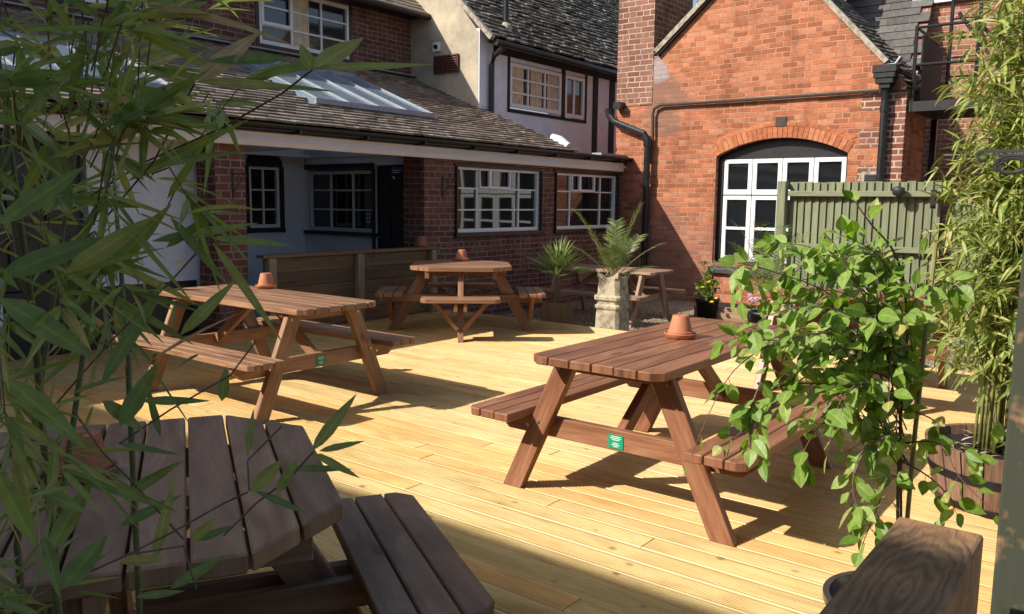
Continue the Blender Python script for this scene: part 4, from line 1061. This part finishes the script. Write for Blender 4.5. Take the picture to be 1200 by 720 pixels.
q=onz(100,558,.74); flowerpot('terracotta pot upturned on its saucer on the dark shaded table',(q.x,q.y,.74),.92,TERRAD)
flowerpot('terracotta pot upturned on the capping of the low timber wall',(-6.88,7.12,.905),1.05,TERRAD)

# ------------------------------------------------------------------ plants
rp=random.Random(21)
def leaf(mb, base, d, n, Ln, W, droop=.3, fold=.25, shape='lance', seg=5, twist=0):
    """one leaf as its own island: along d, face normal about n, bending down"""
    d=V(d).normalized(); side=d.cross(V(n))
    if side.length<1e-4: side=d.cross(V((1,0,.2)))
    side.normalize(); nn=side.cross(d).normalized()
    prof={'lance':[(0,.06),(.14,.72),(.34,1),(.62,.78),(.85,.36),(1,.02)],
          'ovate':[(0,.08),(.1,.62),(.3,1),(.52,.96),(.75,.62),(.9,.26),(1,.02)],
          'needle':[(0,.6),(.5,1),(1,.1)]}[shape]
    vs=[];uv=[]; c=V(base); last=0
    for (t,wv) in prof:
        ang=droop*t
        dd=(d*cos(ang)+V((0,0,-1))*sin(ang)).normalized() if droop else d
        c=c+dd*(t-last)*Ln; last=t
        tw=twist*t; sd=side*cos(tw)+nn*sin(tw); nv=nn*cos(tw)-side*sin(tw)
        h=W*.5*wv
        vs += [c-sd*h+nv*h*fold, c, c+sd*h+nv*h*fold]; uv += [(t,0),(t,.5),(t,1)]
    fs=[]
    for k in range(len(prof)-1):
        a=3*k; fs += [(a,a+1,a+4,a+3),(a+1,a+2,a+5,a+4)]
    mb.mesh(vs,fs,uv)
def rdir(r=None):
    r=r or rp
    while 1:
        q=V((r.uniform(-1,1),r.uniform(-1,1),r.uniform(-1,1)))
        if .05<q.length<1: return q.normalized()

# --- tall bamboo at the right in a half barrel
BX,BY=-.47,4.62
t=thing('half_barrel_planter','wooden half barrel planter with dark hoop holding the tall bamboo','planter',(BX,BY,0))
mb=MB(); nst=22
for k in range(nst):
    a0=2*pi*k/nst+.012; a1=2*pi*(k+1)/nst-.012
    for (z0,z1,r0,r1) in ((.004,.3,.31,.37),):
        pts=[]
        for (a,rr,z) in ((a0,r0,z0),(a1,r0,z0),(a1,r1,z1),(a0,r1,z1)): pts.append(V((rr*cos(a),rr*sin(a),z)))
        inn=[V((q.x*.92,q.y*.92,q.z)) for q in pts]
        u=rp.uniform(0,40)
        mb.mesh(pts+inn,[(0,1,2,3),(7,6,5,4),(3,2,6,7),(0,4,5,1),(1,5,6,2),(0,3,7,4)],[(u,0),(u,.08),(u+.43,.08),(u+.43,0)]*2)
mb.build('stave',W_BAR,t)
mb=MB()
for (z0,z1) in ((.01,.04),(.15,.19)):
    ra,rb=.31+.06*z0/.3+.003,.31+.06*z1/.3+.003
    mb.lathe([(ra-.004,z0),(ra+.001,z0),(rb+.001,z1),(rb-.004,z1)],44,close=False)
mb.build('hoop',BLACK,t)
mb=MB(); mb.lathe([(.0,.262),(.12,.255),(.22,.258),(.335,.252)],28,close=False); mb.build('soil',SOIL,t)
mb=MB()
for k in range(90):
    a=rp.uniform(0,6.28); rr=.3*sqrt(rp.random()); leaf(mb,(rr*cos(a),rr*sin(a),.264+rp.uniform(0,.02)),(rp.uniform(-1,1),rp.uniform(-1,1),rp.uniform(-.1,.3)),(0,0,1),rp.uniform(.03,.08),rp.uniform(.008,.02),.3,.4)
mb.build('leaf_litter',LITTER,t)
t=thing('bamboo','tall sunlit yellow green bamboo clump growing from the half barrel','bamboo',(BX,BY,.26))
cm=MB(); lm=MB(); tw=MB()
for k in range(46):
    a=rp.uniform(0,6.28); rr=.16*sqrt(rp.random()); b0=V((rr*cos(a)+.0,rr*sin(a),0))
    hgt=rp.uniform(1.3,3.0); lean=V((cos(a),sin(a),0))*rp.uniform(.05,.42)*hgt*.4 + V((.15,.05,0))*hgt*rp.uniform(0.25,1.0)
    pts=[]; nseg=9
    for s in range(nseg+1):
        q=s/nseg; pts.append(b0+V((0,0,hgt*q))+lean*(q**2.2))
    cm.tube(pts,[.0065*(1-.75*s/nseg)*rp.uniform(.8,1.2)+.0006 for s in range(nseg+1)],6)
    nl=int(112*hgt/2.2)
    for j in range(nl):
        q=rp.uniform(.12,1)**.8; i=min(nseg-1,int(q*nseg)); f_=q*nseg-i
        base=pts[i].lerp(pts[i+1],f_)
        out=V((rp.gauss(0,1),rp.gauss(0,1),rp.uniform(-.1,.9))).normalized()
        ln=rp.uniform(.03,.36)*(1.15-.6*q); tip=base+out*ln
        if j%2==0: tw.tube([base,base+out*ln*.5+V((0,0,.01)),tip],.0011,3,cap=False)
        for m_ in range(rp.choice((2,3,3,4))):
            d=(out*.7+rdir()*.9+V((0,0,-.15))).normalized()
            leaf(lm,tip,d,V((0,0,1))+rdir()*.6,rp.uniform(.065,.14),rp.uniform(.011,.02),rp.uniform(.1,.9),.25,twist=rp.uniform(-.6,.6))
for k in range(22):
    a=rp.uniform(0,6.28); rr=.2*sqrt(rp.random()); leaf(lm,(rr*cos(a),rr*sin(a),rp.uniform(.0,.15)),rdir()+V((0,0,.4)),(0,0,1),rp.uniform(.08,.14),.013,.6,.2)
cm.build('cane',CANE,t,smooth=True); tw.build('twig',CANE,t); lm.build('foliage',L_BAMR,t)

# --- shaded bamboo close to the camera at the left
BL=V((-1.02,.42,0))
t=thing('bamboo','shaded dark green bamboo with broad leaves filling the near left','bamboo',tuple(BL))
cm=MB(); lm=MB(); tw=MB(); rl=random.Random(5)
def bleaf(base,d,n=None,Ln=None,W=None,droop=None):
    n=n or (CAM-base).normalized()*.7+rdir(rl)*.8+V((0,0,.5))
    d=V(d); d.z*=.5
    leaf(lm,base-BL,d,n,Ln or rl.uniform(.075,.15),W or rl.uniform(.006,.0128),rl.uniform(.0,.4) if droop is None else droop,.22,twist=rl.uniform(-.5,.5))
def spray(base,d,k,Ln=.12):
    for j in range(k):
        bleaf(base,(V(d)+rdir(rl)*.75).normalized(),Ln=rl.uniform(.65,1.2)*Ln)
canes=[(20,640,120,-40,1.05),(62,660,150,60,.95),(40,380,-10,0,1.0),(150,420,120,40,1.2),(-40,700,10,100,.85)]
for (x0,y0,x1,y1,d) in canes:
    a=at(x0,y0,d); b_=at(x1,y1,d*rl.uniform(.95,1.12))
    dirn=(b_-a)
    foot=V((a.x+rl.uniform(-.03,.03)-dirn.x*.1,a.y+rl.uniform(-.03,.03),0))
    pts=[foot]+[a+dirn*s/6+V((0,0,0)) for s in range(7)]
    cm.tube([q-BL for q in pts],[.0048]+[.0045-.0036*s/7 for s in range(7)],6)
cm.m=1; tw=cm
# twigs: aimed into the part of the corner that the bamboo fills
def twig(p0,p1,nl,Ln,sag=.02):
    p0=V(p0);p1=V(p1); mid=(p0+p1)/2+V((0,0,sag)); pts=[p0,p0.lerp(mid,.6),mid,mid.lerp(p1,.5),p1]
    tw.tube([q-BL for q in pts],[.001,.001,.0009,.0007,.0006],5,cap=False)
    d=(p1-mid).normalized()
    for j in range(nl):
        f_=rl.uniform(.25,1)**.7; q=p0.lerp(mid,f_*2) if f_<.5 else mid.lerp(p1,f_*2-1)
        dd=(d*.9+rdir(rl)*.75+V((0,0,-.05))).normalized()
        bleaf(q,dd,Ln=Ln*rl.uniform(.6,1.2))
    spray(p1,d,3,Ln)
for k in range(84):
    # density falls off to the right and towards the bottom
    while 1:
        x=rl.uniform(-60,345); y=rl.uniform(-60,400)
        if x>190 and y>235: continue
        if rl.random() < (1.0 if x<120 else max(.08,1.0-(x-120)/190)) * (1 if y<330 else .6) * (.45 if (100<x<240 and 170<y<340) else 1): break
    d=rl.uniform(.72,1.25)
    c=rl.choice(canes); f_=rl.random(); sx,sy=c[0]+(c[2]-c[0])*f_, c[1]+(c[3]-c[1])*f_
    e=at(x,y,d); s0=e+ (at(sx,sy,c[4])-e)*rl.uniform(.15,.4)
    twig(s0,e,rl.choice((2,3,3,4)),rl.uniform(.07,.125))
for k in range(9):
    x=rl.uniform(-40,80); y=rl.uniform(380,720); d=rl.uniform(.7,1.05)
    e=at(x,y,d); twig(e+V((-.06,.02,rl.uniform(-.03,.08))),e,3,.1)
for k in range(260):      # thin young shoots and dry sheaths between the leaves
    x=rl.uniform(-40,250)*rl.random()**.3; y=rl.uniform(-20,720); 
    if y>430: x*=.5
    d=rl.uniform(.72,1.2); q=at(x,y,d); dd=rdir(rl)+V((.2,-.1,.3))
    leaf(lm,q-BL,dd,(CAM-q).normalized()+rdir(rl)*.5,rl.uniform(.04,.11),rl.uniform(.0025,.006),rl.uniform(0,.5),.2,twist=rl.uniform(-1,1))
# longer leaves and twigs that stand out in the view
def hero(x0,y0,x1,y1,d0,d1,W,n=None,droop=0.0):
    a=at(x0,y0,d0); b_=at(x1,y1,d1); leaf(lm,a-BL,b_-a,(CAM-a).normalized()*1.0+V((.1,.1,.45)) if n is None else n,(b_-a).length*1.02,W,droop,.18)
D=.8
for h in ((232,95,304,38,D,.84,.019),(333,68,241,72,.86,.8,.013),(232,96,345,101,D,.86,.011),(228,96,120,150,D,.75,.02),(196,20,243,2,.9,.92,.012),
          (365,82,425,45,.8,.86,.02),(365,82,352,52,.8,.8,.014),(366,80,505,76,.8,.88,.009),(150,212,290,141,.9,.84,.013),(160,196,285,178,.92,.86,.012),(175,145,60,185,.85,.82,.017),
          (196,233,242,165,.95,.9,.01),(78,320,178,255,.8,.86,.021),(0,262,98,196,.72,.78,.019),(0,325,120,278,.72,.8,.022),(128,318,200,240,.92,.95,.019),(200,255,268,335,.9,.9,.012),
          (178,283,300,262,.9,.98,.013),(195,290,252,250,.92,.92,.011),(248,279,340,288,.93,.96,.01),(60,160,84,250,.85,.85,.02),(60,165,24,236,.85,.85,.014),(250,285,330,400,.92,.9,.011),
          (212,392,275,330,.85,.88,.014),(118,452,190,330,.8,.88,.014),(0,350,110,420,.7,.75,.024),(10,445,100,525,.75,.78,.022),(188,512,170,445,.95,.98,.009),(140,500,185,425,.85,.9,.02),
          (366,528,417,463,.86,.9,.014),(374,529,427,517,.86,.9,.008),(368,532,421,560,.86,.9,.01),(340,549,412,550,.88,.92,.009),(325,578,348,538,.85,.86,.012),(294,577,333,537,.85,.87,.016),(290,534,297,480,.9,.92,.008),(300,576,360,602,.86,.9,.009),
          (225,634,255,606,.85,.85,.012),(229,634,275,616,.85,.88,.009),(140,617,214,580,.85,.9,.012),(145,582,214,540,.9,.92,.013),(138,520,210,533,.9,.95,.008),(55,650,110,560,.75,.8,.018),
          (72,690,125,628,.75,.8,.022),(138,658,195,656,.8,.85,.012),(180,660,205,560,.82,.85,.012),(160,700,215,693,.8,.85,.009),(200,690,265,650,.82,.87,.012),(45,575,100,600,.75,.75,.014),(52,630,70,700,.72,.72,.012),(0,560,42,640,.62,.65,.016),(120,470,168,505,.85,.88,.016),(260,470,265,430,.95,.95,.013),(165,470,245,470,.9,.94,.011)):
    hero(*h)
for pl in (((262,628,.86),(300,590,.87),(340,560,.87),(367,530,.86)),((85,480,.85),(120,530,.83),(160,570,.84),(215,632,.85)),((292,575,.85),(290,540,.88),(330,500,.9)),((140,520,.9),(200,480,.92),(270,440,.95),(300,400,.98)),((366,82,.8),(330,110,.82),(260,150,.85),(170,190,.9),(90,240,.95)),((250,275,.92),(200,330,.9),(130,400,.88),(60,480,.86)),((228,98,.8),(180,190,.85),(120,260,.9)),((230,690,.82),(215,640,.82),(150,650,.8),(40,700,.75)),((140,655,.8),(200,625,.83),(262,590,.86),(290,577,.86))):
    tw.tube([at(*q)-BL for q in pl],.0011,5,cap=False)
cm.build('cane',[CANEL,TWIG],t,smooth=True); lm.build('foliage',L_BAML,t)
mb=MB()
t=thing('glazed_pot','round dark glazed plant pot half hidden behind the timber sleeper','plant pot',(-.50,2.5,0))
mb.lathe([(.0,.0),(.13,.0),(.16,.05),(.185,.2),(.19,.28),(.2,.285),(.2,.305),(.182,.305),(.178,.26),(.0,.25)],40,close=False); mb.build('pot',GLZ,t,smooth=True)
t.children[0].modifiers.new('edge','EDGE_SPLIT').split_angle=radians(45)
mb=MB(); rs=random.Random(3)
for k in range(60):
    a=rs.uniform(0,6.28); rr=.16*sqrt(rs.random()); s=rs.uniform(.008,.02); c=V((rr*cos(a),rr*sin(a),.258))
    mb.mesh([c+V((s,0,0)),c+V((0,s,0)),c+V((-s,0,0)),c+V((0,-s,0)),c+V((0,0,s))],[(0,1,4),(1,2,4),(2,3,4),(3,0,4)])
mb.build('stones',plain('pale_pebbles',(.5,.46,.4),rough=.7),t)

# --- bright leafy climber on a cane in the pot
SB=V((-.5,2.5,.25))
t=thing('leafy_shrub','bright green leafy shrub trained on a cane in front of the red brown table','shrub',tuple(SB))
st=MB(); lm=MB(); rs=random.Random(17)
def sleaf(q,d,s=1.0):
    d=(V(d)+V((0,0,-.12))).normalized()
    n=V((-.35,-.55,.62))+rdir(rs)*.5
    pl=rs.uniform(.008,.02); b_=q+d*pl
    st.tube([q-SB,b_-SB],.0008,3,cap=False)
    leaf(lm,b_-SB,d,n,rs.uniform(.036,.074)*s,rs.uniform(.026,.046)*s,rs.uniform(.1,.6),.2,'ovate',twist=rs.uniform(-.3,.3))
def branch(pts,r0=.004,nl=14,s=1.0):
    P=[at(*q) if len(q)==3 else q for q in pts]
    # smooth
    Q=[]
    for k in range(len(P)-1):
        for j in range(4):
            u=j/4; a=P[max(k-1,0)];b_=P[k];c=P[k+1];e=P[min(k+2,len(P)-1)]
            Q.append(.5*((2*b_)+(c-a)*u+(2*a-5*b_+4*c-e)*u*u+(3*b_-a-3*c+e)*u**3))
    Q.append(P[-1]); n=len(Q)
    st.tube([q-SB for q in Q],[r0*(1-.75*k/n) for k in range(n)],6)
    for j in range(nl):
        f_=rs.uniform(.12,1)*(n-1.001); i=int(f_); q=Q[i].lerp(Q[i+1],f_-i); d=(Q[i+1]-Q[i]).normalized()
        side=d.cross(rdir(rs)).normalized()
        sleaf(q,d*.55+side*.9,s)
    sleaf(Q[-1],(Q[-1]-Q[-2]).normalized(),s*.8)
    return Q
D=2.42
branch([(1057,700,D),(1052,600,D),(1056,480,D),(1062,360,D),(1050,300,D-.05),(1020,262,D-.1),(1003,238,D-.12)],.006,10)
branch([(1056,620,D),(1056,500,D+.03),(1060,420,D+.02),(1075,340,D),(1080,270,D),(1098,285,D)],.004,16)
B=[[(1055,480,D),(1000,400,D-.1),(930,395,D-.2),(870,425,D-.22),(838,470,D-.22),(808,540,D-.22)],
 [(1056,430,D),(980,350,D-.1),(910,320,D-.15),(865,312,D-.2),(868,350,D-.22)],
 [(1060,400,D),(1000,320,D-.1),(950,290,D-.15),(905,285,D-.15)],
 [(1058,380,D),(1010,310,D),(960,300,D+.05),(920,330,D+.05)],
 [(1055,470,D),(960,450,D-.15),(900,460,D-.2),(880,510,D-.22),(893,540,D-.22)],
 [(1055,520,D),(1000,490,D-.15),(960,500,D-.2),(935,545,D-.2)],
 [(1055,500,D),(1010,530,D-.2),(1000,580,D-.24),(1022,622,D-.26)],
 [(1055,560,D),(1040,560,D-.2),(1030,590,D-.25),(1010,640,D-.28)],
 [(1055,520,D),(1100,520,D-.15),(1125,560,D-.2),(1162,598,D-.22)],
 [(1056,540,D),(1090,560,D-.1),(1118,590,D-.15),(1110,605,D-.15)],
 [(1055,480,D),(1090,490,D-.1),(1120,520,D-.12),(1140,540,D-.12)],
 [(1058,400,D),(1100,350,D),(1130,360,D),(1150,420,D),(1165,500,D)],
 [(1056,450,D),(985,420,D-.15),(920,400,D-.2),(850,400,D-.2)],
 [(1060,350,D),(1030,300,D-.1),(985,275,D-.1)],
 [(1062,370,D),(1090,330,D-.1),(1120,335,D-.1)],
 [(1056,440,D),(1010,380,D-.2),(960,360,D-.25),(900,370,D-.25),(870,400,D-.25)],
 [(1056,500,D),(1020,450,D-.2),(985,470,D-.25),(970,530,D-.25)],
 [(900,430,D-.2),(880,480,D-.22),(880,530,D-.22),(888,500,D-.22)],
 [(1000,400,D-.1),(940,430,D-.2),(915,470,D-.22),(850,520,D-.22)]]
for k,b_ in enumerate(B): branch(b_,.0028,20 if k not in (11,17,8,9,10) else 9)
for k in range(50):       # bushy middle of the plant
    x0=rs.uniform(1030,1065); y0=rs.uniform(330,560)
    while 1:
        x=rs.uniform(870,1095); y=rs.uniform(265,540)
        if ((x-990)/105)**2+((y-405)/135)**2<1: break
    branch([(x0,y0,D),((x+x0)/2,(y+y0)/2-22,D-.1),(x,y,D+rs.uniform(-.36,.12))],.0022,9)
st.build('stem',TWIG,t); lm.build('foliage',L_SHR,t)
t=thing('garden_cane','bamboo support cane standing in the dark glazed pot','cane',(-.5,2.56,.25))
mb=MB(); mb.tube([(0,0,0),(.005,.01,.55),(.02,.02,1.1)],.007,8); mb.build('cane_stick',plain('dry_cane',(.3,.27,.12),rough=.5),t)

# --- palms
def frond(lm,st,base,d,Ln,arch=.9,nl=30,ll=.16,W=.011,vee=.5):
    d=V(d).normalized(); pts=[V(base)]; c=V(base)
    hor=V((d.x,d.y,0)); hor=hor.normalized() if hor.length>.05 else V((1,0,0))
    for k in range(12):
        q=k/12; dd=(d*(1-q*arch*.6)+hor*q*arch*.5+V((0,0,-1))*q*q*arch*.7).normalized(); c=c+dd*Ln/12; pts.append(c.copy())
    st.tube(pts,[.006*(1-.8*k/12) for k in range(13)],5,cap=False)
    for j in range(nl):
        q=.2+.8*j/nl; i=min(11,int(q*12)); p_=pts[i].lerp(pts[i+1],q*12-i); dd=(pts[i+1]-pts[i]).normalized()
        side=dd.cross(V((0,0,1))); side=side.normalized() if side.length>.05 else V((1,0,0))
        upn=side.cross(dd)
        for s in (-1,1):
            l=ll*(1-.65*abs(q-.5))*rp.uniform(.85,1.1)
            leaf(lm,p_,dd*.7+side*s*.85+upn*vee*.6+rdir()*.08,upn,l,W,.25,.3,'needle')
def palm(name,label,loc,nf,Ln,spread,group=None,dirs=None,**k):
    t=thing(name,label,'palm',loc); lm=MB(); st=MB()
    for (d_,l_,ar) in (dirs or []):
        kk=dict(k); kk['arch']=ar; frond(lm,st,(0,0,.02),d_,l_,**kk)
    for j in range(0 if dirs else nf):
        a=2.4*j+rp.uniform(-.3,.3); e=rp.uniform(*spread)
        frond(lm,st,(0,0,.02),(cos(a)*cos(e),sin(a)*cos(e),sin(e)),Ln*rp.uniform(.75,1.1),**k)
    mb=MB(); mb.lathe([(.03,-.1),(.045,0),(.03,.08),(.012,.14)],10,close=False); mb.build('trunk',plain('palm_fibre',(.3,.17,.08),rough=.9,noise=.4,scale=40),t)
    st.build('frond_stem',CANE,t); lm.build('foliage',L_PALM,t)
    return t
# old chimney pot used as a planter
CP=V((-5.03,8.48,G0))
t=thing('chimney_pot_planter','square weathered clay chimney pot used as a planter at the deck edge','planter',tuple(CP),.03)
mb=MB()
def sq(rz): 
    r_,z,c=rz; return [(-r_+c,-r_,z),(r_-c,-r_,z),(r_,-r_+c,z),(r_,r_-c,z),(r_-c,r_,z),(-r_+c,r_,z),(-r_,r_-c,z),(-r_,-r_+c,z)]
lv=[(.168,0,.035),(.16,.33,.04),(.15,.4,.03),(.165,.42,.03),(.168,.45,.03),(.148,.47,.04),(.148,.5,.04),(.172,.52,.03),(.174,.56,.03),(.15,.58,.04),(.145,.76,.05),(.15,.79,.04),(.115,.79,.03),(.11,.6,.03)]
vs=[];
for q in lv: vs += sq(q)
fs=[]
for k in range(len(lv)-1):
    for j in range(8): fs.append((k*8+j,k*8+(j+1)%8,(k+1)*8+(j+1)%8,(k+1)*8+j))
fs.append(tuple((len(lv)-1)*8+j for j in range(8)))
mb.mesh(vs,fs); mb.build('pot',STONE,t,bevel=.005,seg=2)
mb=MB()      # ragged pointed crown
for (a,b_) in (((-.14,-.14),(.14,-.14)),((.14,-.14),(.14,.14)),((.14,.14),(-.14,.14)),((-.14,.14),(-.14,-.14))):
    for s in (0,1):
        p0=V((*a,.785)); p1=V((*b_,.785)); c=p0 if s==0 else p1; o=(p1-p0)*(1 if s==0 else -1)
        n_=V((-c.x,-c.y,0)).normalized()*.02
        mb.mesh([c,c+o*.34,c+V((0,0,.07)),c+n_,c+o*.34+n_,c+V((0,0,.07))+n_],[(0,1,2),(5,4,3),(1,4,5,2)])
mb.build('crown',STONE,t)
rr_=V((.79,.61,0)); ff_=V((-.61,.79,0)); zz_=V((0,0,1))
DR=[(rr_*-.42+zz_+ff_*-.1,.98,.35),(rr_*.22+zz_-ff_*.1,.98,.3),(rr_*.62+zz_*.75-ff_*.15,.75,.5),(rr_*-.6+zz_*.7+ff_*.1,.72,.55),(rr_*.05+zz_+ff_*.3,.8,.4),(rr_*.4+zz_*.9+ff_*.4,.75,.5),(rr_*-.2+zz_*.9-ff_*.5,.6,.6),(rr_*.85+zz_*.5+ff_*.2,.55,.6),(rr_*-.1+zz_,.6,.2),(rr_*-.8+zz_*.5-ff_*.2,.5,.6)]
palm('feather_palm','green feather palm growing out of the square chimney pot',(CP.x,CP.y,G0+.72),0,.9,(1,1),dirs=DR,nl=24,ll=.18,W=.014,vee=.25)
palm('feather_palm','fine feather palm in front of the arched window beside the fence post',(-3.75,10.0,G0+.35),11,1.2,(.85,1.5),arch=.6,nl=26,ll=.2,W=.01,vee=.2)
t=thing('plant_pot','round dark pot of the fine feather palm beside fence post','plant pot',(-3.75,10.0,G0))
mb=MB(); mb.lathe([(.0,.0),(.13,0),(.17,.3),(.185,.3),(.185,.34),(.165,.34),(.16,.3),(0,.3)],24,close=False); mb.build('pot',PLAS,t,smooth=True)
# spiky palm behind the octagonal table
SP=V((-6.13,8.9,G0))
t=thing('plant_pot','square wooden pot holding the spiky palm behind octagonal table','plant pot',tuple(SP))
mb=MB(); mb.box(-.15,.15,-.15,-.13,0,.36); mb.box(-.15,.15,.13,.15,0,.36); mb.box(-.15,-.13,-.13,.13,0,.36); mb.box(.13,.15,-.13,.13,0,.36); mb.build('pot_side',W_LOW,t,bevel=.003)
mb=MB(); mb.box(-.129,.129,-.129,.129,.3,.33); mb.build('soil',SOIL,t)
t=thing('spiky_palm','spiky light green palm tuft behind the octagonal table','palm',(SP.x,SP.y,G0+.33)); lm=MB(); st=MB()
mb=MB(); mb.tube([(0,0,0),(.01,0,.2),(0,.01,.36)],[.05,.045,.035],8); mb.build('trunk',plain('palm_bark',(.16,.11,.06),rough=.95,noise=.4,scale=40),t)
for j in range(26):
    a=2.4*j; e=rp.uniform(.25,1.5); d=V((cos(a)*cos(e),sin(a)*cos(e),sin(e))); b0=V((0,0,.36)); hub=b0+d*rp.uniform(.1,.2)
    st.tube([b0,hub],.004,4,cap=False)
    for s in range(9):
        ang=(s-4)*.13; side=d.cross(V((0,0,1))).normalized()
        leaf(lm,hub,d*cos(ang)+side*sin(ang)+rdir()*.05,side.cross(d),rp.uniform(.26,.4),.02,.2,.3,'needle')
st.build('leaf_stalk',CANE,t); lm.build('foliage',L_PALM,t)

# potted plant with yellow flowers by the gable
PP=V((-4.98,11.05,G0))
t=thing('potted_plant','black pot of leafy plant with yellow flowers under the arched window','potted plant',tuple(PP))
mb=MB(); mb.lathe([(0,0),(.13,0),(.165,.28),(.18,.285),(.18,.32),(.16,.32),(.155,.29),(0,.285)],28,close=False); mb.build('pot',PLAS,t,smooth=True)
st=MB(); lm=MB()
for j in range(46):
    a=rp.uniform(0,6.28); rr=rp.uniform(.05,.24); h=rp.uniform(.3,.62) if rp.random()<.7 else rp.uniform(.5,.85); q=V((rr*cos(a)*(1 if h<.6 else .45),rr*sin(a)*(1 if h<.6 else .45),h))
    st.tube([(0,0,.28),q*.6+V((0,0,.12)),q],.003,4,cap=False)
    for m_ in range(5): leaf(lm,q,rdir()+V((0,0,-.1)),V((0,0,1))+rdir()*.4,rp.uniform(.05,.09),rp.uniform(.03,.05),.5,.2,'ovate')
st.build('stem',CANE,t); lm.build('foliage',L_POT,t)
for (x,y,z) in ((.1,-.2,.56),(.02,-.22,.48),(.16,-.21,.28),(.2,-.16,.33)):
    mb=MB()
    for k in range(14): 
        a=k*2.4; leaf(mb,(x,y,z),(cos(a),sin(a)-.6,.5+rp.uniform(-.3,.3)),(0,0,1),.045,.03,.2,.3,'ovate')
    mb.build('flower',YEL,t)
mb=MB(); mb.tube([(.05,.05,.28),(.05,.06,1.15)],.006,6); mb.build('stake',TWIG,t)
t=thing('flowering_plant','small plant with pink flowers at the foot of brick gable wall','potted plant',(-4.2,10.9,G0))
mb=MB(); mb.lathe([(0,0),(.09,0),(.12,.2),(.105,.2),(0,.19)],20,close=False); mb.build('pot',PLAS,t,smooth=True)
lm=MB(); fm=MB()
for j in range(30): leaf(lm,(rp.uniform(-.07,.07),rp.uniform(-.07,.07),rp.uniform(.2,.36)),rdir()+V((0,0,.3)),(0,0,1),.07,.03,.5,.2,'ovate')
for j in range(40): leaf(fm,V((rp.uniform(-.09,.05),rp.uniform(-.1,.02),rp.uniform(.36,.47))),rdir(),(0,-1,.4),.035,.026,.2,.3,'ovate')
lm.build('foliage',L_POT,t); fm.build('flower',PINK,t)
t=thing('self_sown_weed','thin leafy green weed at the foot of rainwater pipe','weed',(-6.35,11.75,G0))
lm=MB(); st=MB()
for j in range(5):
    q=V((rp.uniform(-.12,.12),rp.uniform(-.15,0),rp.uniform(.6,1.0))); st.tube([(0,0,0),q*.5,q],.004,4)
    for m_ in range(14):
        f_=rp.uniform(.3,1); leaf(lm,q*f_,rdir(),(0,0,1),rp.uniform(.05,.1),rp.uniform(.025,.04),.5,.2,'ovate')
st.build('stem',CANE,t); lm.build('foliage',L_POT,t)
# raised bed edging at the foot of the gable
t=thing('raised_bed','low raised bed edged with brown sleepers at the foot of brick gable','raised bed',(-3.9,11.4,G0))
mb=MB(); mb.box(-1.3,1.2,-.32,-.2,0,.2,0); mb.build('edging',W_D,t,bevel=.008)
mb=MB(); mb.box(-1.3,1.2,-.198,.58,0,.16,0); mb.build('soil',SOIL,t)

# the buildings stand a little further off than first set out: moved and sized up together, straight away from the viewer
KB=1.08
for o in list(scn.objects):
    if o.parent is None and (o.name.split('.')[0] in ('pub_wing','brick_house','timber_framed_house','gable_house','brick_building','slate_roofed_annexe','fire_escape','low_timber_wall','hanging_basket_bracket','self_sown_weed') or o.get('label','').startswith('terracotta pot upturned on the capping')):
        o.location=CAM+(o.location-CAM)*KB; o.scale=o.scale*KB
